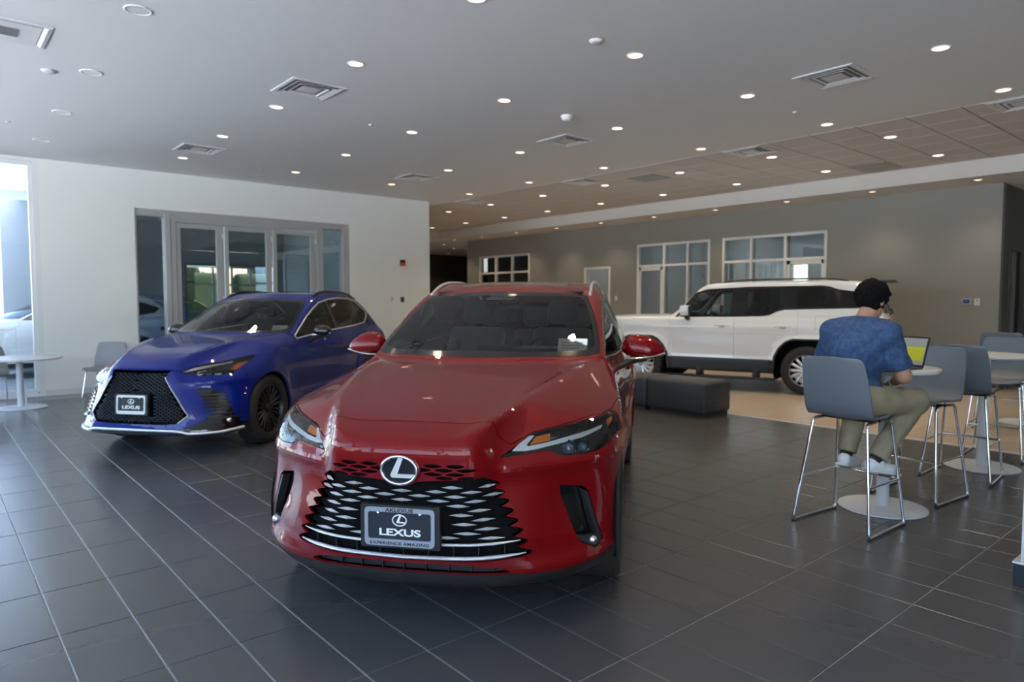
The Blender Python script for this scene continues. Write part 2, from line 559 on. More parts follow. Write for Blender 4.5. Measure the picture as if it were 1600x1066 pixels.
# ------------------------------------------------------------------ trees and canopy outside the glass
def tree(x, y, h, r, label, group=None):
    rnd = random.Random(int(x * 13 + y * 7))
    t = empty('tree', (x, y, -.3), 0, label, 'tree', group)
    bm = bmesh.new(); tube(bm, [(0, 0, 0), (.05, 0, h * .3), (0, .05, h * .6)], [.16, .12, .07], 8); obj('trunk', bm, mat('bark', (.10, .07, .05), .9), t)
    bm = bmesh.new()
    for k in range(260):
        a, b = rnd.uniform(0, 6.28), rnd.uniform(-1, 1)
        rr = r * rnd.uniform(.55, 1)
        c = Vector((math.cos(a) * math.sqrt(1 - b * b) * rr, math.sin(a) * math.sqrt(1 - b * b) * rr, h * .62 + b * rr * .9))
        s = rnd.uniform(.10, .26)
        u = Vector((rnd.uniform(-1, 1), rnd.uniform(-1, 1), rnd.uniform(-1, 1))).normalized(); w = u.cross(Vector((rnd.uniform(-1, 1), .3, 1))).normalized()
        bm.faces.new([bm.verts.new(c + u * s * p + w * s * q) for p, q in ((-1, 0), (-.3, .6), (.6, .5), (1, 0), (.5, -.6), (-.4, -.5))])
    bmesh.ops.create_icosphere(bm, subdivisions=2, radius=r * .7, matrix=Matrix.Translation((0, 0, h * .62)))
    me = bpy.data.meshes.new('crown'); bm.to_mesh(me); bm.free(); link('crown', me, m_leaf, t)
    return t


for x, y, h, r in ((7.2, 29, 4.2, 1.7), (11.2, 32, 4.6, 2.0), (3.0, 29, 4.4, 1.7)):
    tree(x, y, h, r, 'leafy tree behind the hall windows, the %s one' % ('middle' if x < 9 and x > 5 else 'right' if x > 9 else 'left'), 'trees behind the hall')
for k, x in enumerate((5.5, 11, 16.5, 22)):
    tree(x, -14.5 - (k % 2) * 2, 5.5, 2.3, 'green tree outside the front windows behind the camera, %s from the left' % ('first', 'second', 'third', 'fourth')[k], 'trees outside the front windows')
bm = bmesh.new(); box(bm, -3, 1.62, 14.6, 16.0, 3.45, 3.9)
tag(obj('entrance_canopy', bm, mat('white canopy', (.80, .84, .88), .6)), 'white canopy over the drive outside the far left window', 'canopy')
t = empty('red_sign', (.5, 19.4, -.31), 0, 'red sign panel on a post, at the left edge beyond the tall window', 'sign')
bm = bmesh.new(); box(bm, -.5, .80, -.08, .08, 3.45, 3.85, .01); obj('sign_panel', bm, mat('red sign panel', (.55, .02, .03), .5), t)
bm = bmesh.new(); box(bm, -.06, .06, -.06, .06, 0, 3.5, .005); obj('sign_post', bm, m_frame, t)
S('lawn_front', one(4, 40, -60, -6.3, -.32, -.28), mat('front lawn', (.022, .045, .008), .9, noise=(2, .6, (.04, .055, .012))))
for x0, x1, nm in ((4.5, 12.2, 'left'), (12.6, 26, 'right')):
    bm = bmesh.new(); box(bm, x0, x1, -10.6, -9.8, -.3, 3.0, .25, seg=3)  # added hedge, tall enough to screen off the blown sky
    tag(obj('hedge', bm, m_leaf), 'added green hedge screening off bright sky outside the front windows behind the camera, the %s one' % nm, 'hedge')
S('lawn', one(1.8, 30, 21.7, 60, -.32, -.28), mat('lawn', (.020, .040, .008), .9, noise=(2, .6, (.035, .05, .012))))  # dark lawn added to tone down the glaring sunlit ground
bm = bmesh.new(); box(bm, 1.8, 14, 24.0, 24.8, -.3, 2.7, .25, seg=3)  # hedge put in to screen off the bright ground outside
for v in bm.verts: v.co += Vector((random.uniform(-.06, .06), random.uniform(-.06, .06), random.uniform(-.1, .1)))
tag(obj('hedge', bm, m_leaf), 'added green hedge screening off bright ground beyond the windows behind the folding glass doors', 'hedge')
# ------------------------------------------------------------------ car bodies: implicit surface -> quads -> crisp panel lines
def lut(xs, ys, sig=.03, step=.004):
    """smooth curve through a table (xs rising)"""
    xs = np.asarray(xs, float); ys = np.asarray(ys, float)
    if xs[0] > xs[-1]:
        xs, ys = xs[::-1], ys[::-1]
    g = np.arange(xs[0] - 4 * sig, xs[-1] + 4 * sig + step, step)
    # monotone cubic (Fritsch-Carlson)
    h = np.diff(xs); d = np.diff(ys) / h
    mm = np.zeros(len(xs))
    mm[0], mm[-1] = d[0], d[-1]
    for i in range(1, len(xs) - 1):
        if d[i - 1] * d[i] > 0:
            w1, w2 = 2 * h[i] + h[i - 1], h[i] + 2 * h[i - 1]
            mm[i] = (w1 + w2) / (w1 / d[i - 1] + w2 / d[i])
    k = np.clip(np.searchsorted(xs, g) - 1, 0, len(xs) - 2)
    t = (g - xs[k]) / h[k]
    tc = np.clip(t, 0, 1)
    v = ((1 + 2 * tc) * (1 - tc) ** 2 * ys[k] + tc * (1 - tc) ** 2 * h[k] * mm[k] + tc ** 2 * (3 - 2 * tc) * ys[k + 1] + tc ** 2 * (tc - 1) * h[k] * mm[k + 1])
    v = v + np.where(t < 0, (g - xs[0]) * mm[0], 0) + np.where(t > 1, (g - xs[-1]) * mm[-1], 0)
    if sig > 0:
        q = np.arange(-int(3 * sig / step), int(3 * sig / step) + 1) * step
        kern = np.exp(-.5 * (q / sig) ** 2); kern /= kern.sum()
        pad = len(q) // 2
        s0, s1 = v[1] - v[0], v[-1] - v[-2]
        ve = np.concatenate([v[0] + s0 * np.arange(-pad, 0), v, v[-1] + s1 * np.arange(1, pad + 1)])
        v = np.convolve(ve, kern, 'valid')
    sl0, sl1 = (v[1] - v[0]) / step, (v[-1] - v[-2]) / step

    def f(x):
        x = np.asarray(x, float)
        r = np.interp(x, g, v)
        return r + np.where(x < g[0], (x - g[0]) * sl0, 0) + np.where(x > g[-1], (x - g[-1]) * sl1, 0)
    return f


def smax(a, b, k):
    h = np.maximum(k - np.abs(a - b), 0) / k
    return np.maximum(a, b) + h * h * k * .25


def smin(a, b, k):
    return -smax(-a, -b, k)


def softplus(x, k):
    """0 below, x above, rounded over k"""
    return smax(x, np.zeros_like(x), k)


def step01(x, a, b):
    t = np.clip((x - a) / (b - a), 0, 1)
    return t * t * (3 - 2 * t)


def surface_nets(F, lo, hi, res):
    n = [int(math.ceil((hi[i] - lo[i]) / res)) + 1 for i in range(3)]
    ax = [lo[i] + res * np.arange(n[i]) for i in range(3)]
    V = np.empty(n)
    for i in range(0, n[0], 16):
        X, Y, Z = np.meshgrid(ax[0][i:i + 16], ax[1], ax[2], indexing='ij')
        V[i:i + 16] = F(X, Y, Z)
    ins = V < 0
    cs = [(a, b, c) for a in (0, 1) for b in (0, 1) for c in (0, 1)]
    cnt = sum(ins[a:n[0] - 1 + a, b:n[1] - 1 + b, c:n[2] - 1 + c].astype(np.int8) for a, b, c in cs)
    act = (cnt > 0) & (cnt < 8)
    idx = np.argwhere(act)
    ids = -np.ones(act.shape, int)
    ids[act] = np.arange(len(idx))
    acc = np.zeros((len(idx), 3)); num = np.zeros(len(idx))
    for d in range(3):
        o = [0, 0, 0]
        e = [k for k in range(3) if k != d]
        for u in (0, 1):
            for w in (0, 1):
                o = [0, 0, 0]; o[e[0]] = u; o[e[1]] = w
                A = idx + o
                Bo = [0, 0, 0]; Bo[d] = 1
                B = A + Bo
                va, vb = V[A[:, 0], A[:, 1], A[:, 2]], V[B[:, 0], B[:, 1], B[:, 2]]
                m = (va < 0) != (vb < 0)
                t = np.where(m, va / np.where(m, va - vb, 1), 0)
                P = A.astype(float); P[:, d] += t
                acc[m] += P[m]; num[m] += 1
    P = acc / num[:, None] * res + np.array(lo)
    faces = []
    for d in range(3):
        e = [(d + 1) % 3, (d + 2) % 3]
        sl0 = [slice(None)] * 3; sl1 = [slice(None)] * 3
        sl0[d] = slice(0, n[d] - 1); sl1[d] = slice(1, n[d])
        a, b = ins[tuple(sl0)], ins[tuple(sl1)]
        E = np.argwhere(a != b)
        ok = (E[:, e[0]] > 0) & (E[:, e[1]] > 0) & (E[:, e[0]] < n[e[0]] - 1) & (E[:, e[1]] < n[e[1]] - 1)
        E = E[ok]
        flip = ~a[E[:, 0], E[:, 1], E[:, 2]]
        q = []
        for du, dw in ((0, 0), (-1, 0), (-1, -1), (0, -1)):
            K = E.copy(); K[:, e[0]] += du; K[:, e[1]] += dw
            q.append(ids[K[:, 0], K[:, 1], K[:, 2]])
        Q = np.stack(q, 1)
        Q[flip] = Q[flip][:, ::-1]
        faces.append(Q)
    return P, np.concatenate(faces)


def grad(F, P, e=1e-3):
    x, y, z = P.T
    return np.stack([F(x + e, y, z) - F(x - e, y, z), F(x, y + e, z) - F(x, y - e, z), F(x, y, z + e) - F(x, y, z - e)], 1) / (2 * e)


class Shell:
    """half of a car body (y >= 0), cut into panels along outlines; parts come out mirrored"""

    def __init__(self, F, lo, hi, res):
        self.F = F
        lo = (lo[0], -2 * res - .0003, lo[2])
        P, Q = surface_nets(F, lo, hi, res)
        for _ in range(4):
            f = F(*P.T); g = grad(F, P)
            P = P - np.clip(f / np.maximum((g * g).sum(1), .05), -res, res)[:, None] * g
        bm = bmesh.new()
        vs = [bm.verts.new(p) for p in P]
        for q in Q:
            q = [vs[i] for i in q]
            if len(set(q)) == 4:
                try: bm.faces.new(q)
                except ValueError: pass
        bmesh.ops.bisect_plane(bm, geom=bm.verts[:] + bm.edges[:] + bm.faces[:], plane_co=(0, 0, 0), plane_no=(0, -1, 0), clear_outer=True, dist=1e-5)
        loose = [v for v in bm.verts if not v.link_faces]
        bmesh.ops.delete(bm, geom=loose, context='VERTS')
        self.bm = bm
        self.lay = bm.faces.layers.int.new('part')
        self.names = {0: 'body'}
        self.reach = res * 2.6
        # thickness of the sheet is left to rim()
        self.bvh = BVHTree.FromBMesh(bm)

    def imprint(self, poly, axes, test, part=None, where=None, pool=None):
        """cut the outline into the mesh; the faces inside become the panel `part`.
        axes: the two coordinates the outline is drawn in; test(c, n) says which faces it may touch; where: only faces of this panel"""
        bm = self.bm
        a, b = axes
        P = [Vector((p[0], p[1])) for p in poly]
        x0, x1 = min(p.x for p in P) - .03, max(p.x for p in P) + .03
        y0, y1 = min(p.y for p in P) - .03, max(p.y for p in P) + .03
        wid = None if where is None else {k for k, v in self.names.items() if v in (where if isinstance(where, (list, tuple)) else [where])}
        lay = self.lay
        cand = set()
        for f in (bm.faces if pool is None else pool):
            if not f.is_valid: continue
            c = f.verts[0].co
            if x0 < c[a] < x1 and y0 < c[b] < y1 and (wid is None or f[lay] in wid) and test(c, f.normal):
                cand.add(f)
        n = len(P)
        cen = {f: (f.verts[0].co[a], f.verts[0].co[b]) for f in cand}
        for i in range(n):
            p, q = P[i], P[(i + 1) % n]
            d = q - p
            if d.length < 1e-6: continue
            nn = Vector((-d.y, d.x)).normalized()
            no = [0, 0, 0]; no[a], no[b] = nn.x, nn.y
            co = [0, 0, 0]; co[a], co[b] = p.x, p.y
            L = d.length; t = d / L
            hit = []
            px_, py_, tx, ty, nx_, ny_, rr = p.x, p.y, t.x, t.y, nn.x, nn.y, self.reach
            hi = L + rr
            near = [f for f, (u, v) in cen.items() if -rr < (u - px_) * nx_ + (v - py_) * ny_ < rr and -rr < (u - px_) * tx + (v - py_) * ty < hi]
            for f in near:
                if not f.is_valid:
                    del cen[f]; continue
                s = [((v.co[a] - px_) * tx + (v.co[b] - py_) * ty, (v.co[a] - px_) * nx_ + (v.co[b] - py_) * ny_) for v in f.verts]
                hs = [q_[1] for q_ in s]
                if min(hs) < -1e-5 and max(hs) > 1e-5 and max(q_[0] for q_ in s) > -1e-4 and min(q_[0] for q_ in s) < L + 1e-4:
                    hit.append(f)
            if not hit: continue
            geom = hit + list({e for f in hit for e in f.edges}) + list({v for f in hit for v in f.verts})
            r = bmesh.ops.bisect_plane(bm, geom=geom, plane_co=co, plane_no=no, dist=1e-6)
            new = {g for g in r['geom'] if isinstance(g, bmesh.types.BMFace)}
            for e in (g for g in r['geom_cut'] if isinstance(g, bmesh.types.BMEdge)):
                new.update(e.link_faces)
            for f in new:
                c = f.verts[0].co
                cen[f] = (c[a], c[b])
            cand |= new
        cand = {f for f in cand if f.is_valid}
        if pool is not None: pool |= cand
        inside = []
        for f in cand:
            c = f.calc_center_median_weighted()
            x, y = c[a], c[b]
            w = False
            for i in range(n):
                p, q = P[i], P[(i + 1) % n]
                if (p.y > y) != (q.y > y) and x < (q.x - p.x) * (y - p.y) / (q.y - p.y) + p.x:
                    w = not w
            if w: inside.append(f)
        if part is not None:
            k = next((k for k, v in self.names.items() if v == part), None)
            if k is None:
                k = max(self.names) + 1; self.names[k] = part
            for f in inside:
                if wid is None or f[lay] in wid:
                    f[lay] = k
        return inside

    def pool(self, test, margin=None):
        return {f for f in self.bm.faces if test(f.verts[0].co, f.normal)}

    def assign(self, part, test, where=('body',)):
        k = next((k for k, v in self.names.items() if v == part), None)
        if k is None:
            k = max(self.names) + 1; self.names[k] = part
        wid = {i for i, v in self.names.items() if v in where}
        for f in self.bm.faces:
            if f[self.lay] in wid and test(f.calc_center_median(), f.normal):
                f[self.lay] = k

    def part(self, name, out_name, m, parent, mirror='join', gap=.0018, rim=.014, offset=0., flip_group=None):
        """make the panel an object; mirror: join (one piece across the middle), both (left and right), none"""
        k = next((i for i, v in self.names.items() if v == name), None)
        if k is None: return []
        src = [f for f in self.bm.faces if f[self.lay] == k]
        if not src: return []
        bm = bmesh.new()
        vm = {}
        for f in src:
            for v in f.verts:
                if v not in vm:
                    vm[v] = bm.verts.new(v.co)
        for f in src:
            try: bm.faces.new([vm[v] for v in f.verts])
            except ValueError: pass
        on_mid = lambda v: abs(v.co.y) < 1e-4
        bmesh.ops.remove_doubles(bm, verts=bm.verts[:], dist=1e-5)
        bm.verts.ensure_lookup_table()
        P = np.array([v.co[:] for v in bm.verts])
        G = grad(self.F, P); N = G / np.maximum(np.linalg.norm(G, axis=1), 1e-6)[:, None]
        rimmed = set()
        bound = [e for e in bm.edges if e.is_boundary and not (on_mid(e.verts[0]) and on_mid(e.verts[1]) and mirror == 'join')]
        bm.verts.index_update()
        if gap or rim:
            bv = {}
            for e in bound:
                f = e.link_faces[0]
                d = (e.verts[1].co - e.verts[0].co)
                if d.length < 1e-7: continue
                d.normalize()
                inn = Vector(N[e.verts[0].index]).cross(d)
                mid = (e.verts[0].co + e.verts[1].co) / 2
                if inn.dot(f.calc_center_median() - mid) < 0: inn = -inn
                for v in e.verts:
                    bv.setdefault(v, Vector((0, 0, 0)))
                    bv[v] = bv[v] + inn
            for v, d in bv.items():
                if d.length > 1e-6 and gap:
                    dd = d.normalized() * gap
                    if on_mid(v) and mirror == 'join': dd.y = 0
                    v.co += dd
        if offset:
            for v in bm.verts:
                v.co += Vector(N[v.index]) * offset
        surf = set(bm.faces)
        if rim:
            nv = {}
            for e in bound:
                for v in e.verts:
                    if v not in nv:
                        nv[v] = bm.verts.new(v.co - Vector(N[v.index]) * rim)
            for e in bound:
                a_, b_ = e.verts
                try:
                    f = bm.faces.new((b_, a_, nv[a_], nv[b_]))
                    f.smooth = False
                except ValueError: pass
        lay = bm.faces.layers.int.new('surf')
        for f in bm.faces: f[lay] = 1 if f in surf else 0
        outs = []
        variants = {'join': [0], 'both': [1, -1], 'none': [1]}[mirror]
        for side in variants:
            b2 = bm.copy()
            l2 = b2.faces.layers.int['surf']
            if side == 0:
                r = bmesh.ops.duplicate(b2, geom=b2.verts[:] + b2.edges[:] + b2.faces[:])
                nvs = [g for g in r['geom'] if isinstance(g, bmesh.types.BMVert)]
                for v in nvs: v.co.y = -v.co.y
                bmesh.ops.reverse_faces(b2, faces=[g for g in r['geom'] if isinstance(g, bmesh.types.BMFace)])
                bmesh.ops.remove_doubles(b2, verts=[v for v in b2.verts if abs(v.co.y) < 2e-5], dist=5e-5)
            elif side == -1:
                for v in b2.verts: v.co.y = -v.co.y
                bmesh.ops.reverse_faces(b2, faces=b2.faces[:])
            me = bpy.data.meshes.new(out_name)
            fl = [f[l2] for f in b2.faces]
            b2.to_mesh(me); b2.free()
            nv_ = len(me.vertices)
            co = np.empty(nv_ * 3); me.vertices.foreach_get('co', co); co = co.reshape(-1, 3)
            am = co.copy(); am[:, 1] = np.abs(am[:, 1])
            g = grad(self.F, am); g[co[:, 1] < 0, 1] *= -1
            g = g / np.maximum(np.linalg.norm(g, axis=1), 1e-6)[:, None]
            mid = np.abs(co[:, 1]) < 1e-4
            g[mid, 1] = 0
            nor = []
            for p, s in zip(me.polygons, fl):
                p.use_smooth = bool(s)
                if s:
                    nor += [tuple(g[me.loops[i].vertex_index]) for i in p.loop_indices]
                else:
                    nor += [tuple(p.normal)] * p.loop_total
            me.normals_split_custom_set(nor)
            outs.append(link(out_name, me, m, parent))
        bm.free()
        return outs

    def hit(self, p, d):
        """first meeting of a ray with the whole half body"""
        r = self.bvh.ray_cast(Vector(p), Vector(d))
        return r[0], r[1]

    def front(self, y, z, off=0.):
        """point of the surface seen straight from the front, lifted by off"""
        h, n = self.hit((4, abs(y), z), (-1, 0, 0))
        if h is None: return Vector((2.0, y, z)), Vector((1, 0, 0))
        h = h + n * off
        if y < 0:
            h = Vector((h.x, -h.y, h.z)); n = Vector((n.x, -n.y, n.z))
        return h, n

    def side(self, x, z, off=0., sgn=1):
        h, n = self.hit((x, 3, z), (0, -1, 0))
        if h is None: return Vector((x, .9 * sgn, z)), Vector((0, sgn, 0))
        h = h + n * off
        return Vector((h.x, h.y * sgn, h.z)), Vector((n.x, n.y * sgn, n.z))

    def top(self, x, y, off=0.):
        h, n = self.hit((x, abs(y), 3), (0, 0, -1))
        if h is None: return Vector((x, y, 1)), Vector((0, 0, 1))
        h = h + n * off
        if y < 0:
            h = Vector((h.x, -h.y, h.z)); n = Vector((n.x, -n.y, n.z))
        return h, n


def resample(pts, step):
    out = []
    pts = [Vector(p) for p in pts]
    for a, b in zip(pts, pts[1:]):
        n = max(1, int((b - a).length / step))
        out += [a.lerp(b, k / n) for k in range(n)]
    return out + [pts[-1]]


def strip_on(bm, fn, pts2, w, h, sgn=1):
    """a flat trim strip of width w standing h proud of the body, along 2D points mapped by fn(a, b) -> (point, normal)"""
    P = [fn(p[0], p[1]) for p in resample([Vector((q[0], q[1], 0)) for q in pts2], .02)]
    prev = None
    n = len(P)
    for i in range(n):
        t = (P[min(i + 1, n - 1)][0] - P[max(i - 1, 0)][0])
        if t.length < 1e-7: continue
        t.normalize()
        nn = P[i][1]
        s = nn.cross(t).normalized()
        c = P[i][0]
        q = [bm.verts.new(c - s * w / 2 - nn * .006), bm.verts.new(c - s * w / 2 + nn * h * .6), bm.verts.new(c - s * w / 5 + nn * h), bm.verts.new(c + s * w / 5 + nn * h), bm.verts.new(c + s * w / 2 + nn * h * .6), bm.verts.new(c + s * w / 2 - nn * .006)]
        if prev:
            for k in range(6):
                bm.faces.new((prev[k], prev[(k + 1) % 6], q[(k + 1) % 6], q[k]))
        else:
            bm.faces.new(q)
        prev = q
    if prev: bm.faces.new(prev[::-1])
# ------------------------------------------------------------------ shared car materials
M = {}
M['gloss_black'] = mat('gloss black plastic', (.006, .006, .007), .12, coat=.4)
M['satin_black'] = mat('satin black plastic', (.014, .014, .015), .42)
M['well_black'] = mat('wheel well felt', (.0045, .0045, .005), .9, spec=.1)
M['tyre'] = mat('tyre rubber', (.018, .018, .019), .72, bump=(60, .12))
M['chrome'] = mat('chrome', (.80, .81, .83), .07, 1.)
M['satin_silver'] = mat('satin silver', (.74, .76, .79), .35, .55)
M['alloy'] = mat('bright alloy', (.55, .56, .58), .22, 1.)
M['dark_alloy'] = mat('dark alloy', (.04, .042, .045), .25, .8)
M['car_glass'] = glass_mat('car glass', (.62, .70, .69), 0, 1.15, .02)
M['privacy_glass'] = glass_mat('privacy glass', (.12, .14, .145), 0, 1.1, .02)
M['lens'] = glass_mat('lamp lens', (.93, .95, .96), 0, 1.0, .015)
M['lamp_dark'] = mat('lamp housing', (.02, .021, .023), .25)
M['lamp_white'] = mat('lamp light guide', (.80, .83, .86), .2, coat=.5)
M['amber'] = mat('amber reflector', (.85, .22, .02), .2, coat=.6)
M['reflector'] = mat('lamp reflector', (.85, .86, .88), .06, 1.)
M['projector'] = mat('projector lens', (.10, .15, .22), .04, .3, coat=1.)
M['dark_chrome'] = mat('dark chrome trim', (.36, .35, .34), .2, 1.)
M['seat_grey'] = mat('grey leather', (.085, .10, .11), .5, bump=(200, .05))
M['dash'] = mat('dashboard', (.022, .026, .028), .55, bump=(220, .05))
M['plate_navy'] = mat('dark plate', (.012, .016, .024), .3, coat=.4)
M['white_print'] = mat('white print', (.80, .84, .82), .5)
M['black_print'] = mat('black print', (.01, .01, .012), .5)
M['red_lens'] = mat('red lens', (.55, .004, .01), .1, coat=1.)
M['paper'] = mat('white paper', (.78, .79, .80), .7)


def inside(pt, poly):
    x, y = pt
    w = False
    n = len(poly)
    for i in range(n):
        p, q = poly[i], poly[(i + 1) % n]
        if (p[1] > y) != (q[1] > y) and x < (q[0] - p[0]) * (y - p[1]) / (q[1] - p[1]) + p[0]:
            w = not w
    return w


def decal(bm, poly, fn, off, th=.004, step=.03):
    """a piece of the given outline (drawn in the view fn maps) laid on the body at height off, th thick"""
    b = bmesh.new()
    vs = [b.verts.new((p[0], p[1], 0)) for p in poly]
    f = b.faces.new(vs)
    xs = [p[0] for p in poly]; ys = [p[1] for p in poly]
    for ax, lo, hi in ((0, min(xs), max(xs)), (1, min(ys), max(ys))):
        g = lo + step
        while g < hi:
            co = [0, 0, 0]; no = [0, 0, 0]; co[ax] = g; no[ax] = 1
            bmesh.ops.bisect_plane(b, geom=b.verts[:] + b.edges[:] + b.faces[:], plane_co=co, plane_no=no)
            g += step
    bmesh.ops.triangulate(b, faces=[q for q in b.faces if len(q.verts) > 4])
    top = {}; bot = {}
    for v in b.verts:
        p, n = fn(v.co.x, v.co.y)
        top[v] = bm.verts.new(p + n * off)
        bot[v] = bm.verts.new(p + n * (off - th))
    for q in b.faces:
        try:
            bm.faces.new([top[v] for v in q.verts]); bm.faces.new([bot[v] for v in reversed(q.verts)])
        except ValueError: pass
    for e in b.edges:
        if e.is_boundary:
            a, c = e.verts
            bm.faces.new((top[a], top[c], bot[c], bot[a]))
    b.free()


def wheel(parent, name, x, y, r, w, rim_r, spokes, mrim, side, pairs=True, depth=.03, twist=0., fat=1.):
    """rim with its spokes; the tyre is its child"""
    bm = bmesh.new()
    s = side
    h = w / 2
    # barrel and lip
    prof = [(rim_r * .93, -h * .9), (rim_r * .96, -h * .9), (rim_r * .90, 0), (rim_r * .96, h * .82), (rim_r * 1.0, h * .86), (rim_r * 1.005, h * .93), (rim_r * .955, h * .93), (rim_r * .93, h * .80), (rim_r * .86, 0), (rim_r * .93, -h * .9)]
    lathe(bm, prof, 40, 'y', cap=False)
    n = spokes
    yo = h * .62
    for k in range(n):
        for dd in ((-.5, .5) if pairs else (0,)):
            a0 = 2 * math.pi * k / n + dd * (.20 if pairs else 0)
            a1 = 2 * math.pi * k / n + dd * (.36 if pairs else 0) + twist
            w0, w1 = .017 * fat, .014 * fat
            p0 = Vector((math.cos(a0) * rim_r * .16, yo - depth * .2, math.sin(a0) * rim_r * .16))
            p1 = Vector((math.cos(a1) * rim_r * .97, yo + depth * .5, math.sin(a1) * rim_r * .97))
            t = (p1 - p0).normalized()
            u = t.cross(Vector((0, 1, 0))).normalized()
            q = []
            for p, ww in ((p0, w0), (p0.lerp(p1, .55) + Vector((0, .006, 0)), (w0 + w1) / 2), (p1, w1)):
                q.append([bm.verts.new(p + u * ww), bm.verts.new(p + u * ww * .45 + Vector((0, .010, 0))), bm.verts.new(p - u * ww * .45 + Vector((0, .010, 0))), bm.verts.new(p - u * ww), bm.verts.new(p - u * ww * .7 - Vector((0, .035, 0))), bm.verts.new(p + u * ww * .7 - Vector((0, .035, 0)))])
            for A, B in zip(q, q[1:]):
                for j in range(6):
                    bm.faces.new((A[j], A[(j + 1) % 6], B[(j + 1) % 6], B[j]))
    lathe(bm, [(rim_r * .20, yo - .04), (rim_r * .20, yo + .004), (rim_r * .15, yo + .014), (rim_r * .11, yo + .014), (rim_r * .10, yo + .02), (rim_r * .02, yo + .022)], 24, 'y')
    if s < 0:
        for v in bm.verts: v.co.y = -v.co.y
    o = obj(name, bm, mrim, parent, 35, (x, y, r))
    bm = bmesh.new()
    prof = [(rim_r * .99, h * .80), (rim_r * 1.03, h * .97), (rim_r * 1.10, h * 1.03), (r * .93, h * 1.02), (r * .985, h * .88), (r, h * .70), (r + .000, 0), (r, -h * .70), (r * .985, -h * .88), (r * .93, -h * 1.02), (rim_r * 1.03, -h * .97), (rim_r * .99, -h * .8)]
    lathe(bm, prof, 56, 'y', cap=False)
    obj('tyre', bm, M['tyre'], o, 50)
    bm = bmesh.new()
    lathe(bm, [(.02, -h * .3 * s), (rim_r * .62, -h * .3 * s), (rim_r * .62, -h * .15 * s), (.02, -h * .15 * s)], 28, 'y')
    obj('brake_disc', bm, M['dark_alloy'], o, 30)
    return o


def seat_shape(bm, x, y, z, w=.50, back=.62, lean=.30, head=True):
    """squab, backrest and headrest of a car seat facing +x"""
    box(bm, x - .25, x + .27, y - w / 2, y + w / 2, z, z + .17, .05)
    Mt = Matrix.Translation((x - .22, y, z + .12)) @ Matrix.Rotation(-lean, 4, 'Y')
    box(bm, -.075, .065, -w / 2, w / 2, 0, back, .05, Mt)
    box(bm, -.02, .105, -w / 2, -w / 2 + .10, .05, back - .12, .04, Mt)
    box(bm, -.02, .105, w / 2 - .10, w / 2, .05, back - .12, .04, Mt)
    if head:
        box(bm, -.06, .06, -.135, .135, back + .04, back + .24, .045, Mt)
        tube(bm, [Mt @ Vector((0, -.05, back - .02)), Mt @ Vector((0, -.05, back + .08))], .007, 6)
        tube(bm, [Mt @ Vector((0, .05, back - .02)), Mt @ Vector((0, .05, back + .08))], .007, 6)


def cabin(parent, xf, xr, belt, floor_z, hw, roof_z, seat_m, rear_x=None, dash_x=None, seat_x=None, rwx=.1):
    """dashboard, wheel, seats, floor; xf..xr is the length of the inside"""
    sx = seat_x if seat_x is not None else xf - 1.25
    bm = bmesh.new()
    box(bm, xr, xf + .45, -hw * .95, hw * .95, floor_z - .05, floor_z, .01)
    box(bm, xr - .05, xr, -hw * .9, hw * .9, floor_z, belt - .12, .01)
    box(bm, xf + .40, xf + .45, -hw * .9, hw * .9, floor_z, belt - .12, .01)
    for s in (-1, 1):
        box(bm, xr, xf + .1, s * hw * .95 - .02, s * hw * .95 + .02, floor_z, belt - .12, .01)
    obj('cabin_floor', bm, M['well_black'], parent)
    bm = bmesh.new()
    dx = dash_x if dash_x is not None else xf - .15
    prof = [(dx + .55, belt - .03), (dx + .2, belt + .015), (dx, belt + .01), (dx - .10, belt - .04), (dx - .13, belt - .14), (dx - .05, belt - .30), (dx + .1, belt - .45), (dx + .5, belt - .45)]
    n = 9
    rings = []
    for k in range(n):
        t = -1 + 2 * k / (n - 1)
        rings.append([bm.verts.new((px - .10 * t * t, t * hw * .86, pz)) for px, pz in prof])
    for A, B in zip(rings, rings[1:]):
        for j in range(len(prof)):
            bm.faces.new((A[j], A[(j + 1) % len(prof)], B[(j + 1) % len(prof)], B[j]))
    bm.faces.new(rings[0]); bm.faces.new(rings[-1][::-1])
    box(bm, dx - .10, dx + .12, .18, .55, belt - .02, belt + .045, .02)
    box(bm, dx - .15, dx - .12, -.16, .14, belt - .10, belt + .045, .008)
    obj('dashboard', bm, M['dash'], parent, 40)
    bm = bmesh.new()
    Mw = Matrix.Translation((dx - .33, .37, belt - .06)) @ Matrix.Rotation(R(-66), 4, 'Y')
    tube(bm, [Mw @ Vector((.185 * math.cos(a), .185 * math.sin(a), 0)) for a in [2 * math.pi * k / 28 for k in range(28)]], .015, 8, closed=True)
    box(bm, -.06, .06, -.07, .07, -.03, .015, .02, Mw)
    for a in (0, math.pi, -math.pi / 2):
        tube(bm, [Mw @ Vector((0, 0, 0)), Mw @ Vector((.18 * math.sin(a), .18 * math.cos(a), 0))], .016, 6, flat=.5)
    obj('steering_wheel', bm, M['dash'], parent, 40)
    for y in (.38, -.38):
        bm = bmesh.new()
        seat_shape(bm, sx, y, floor_z + .18)
        obj('front_seat', bm, seat_m, parent, 40)
    rx = rear_x if rear_x is not None else sx - .88
    bm = bmesh.new()
    for y in (.42, 0, -.42):
        seat_shape(bm, rx, y, floor_z + .20, .44, .56, .38, True)
    obj('rear_bench', bm, seat_m, parent, 40)


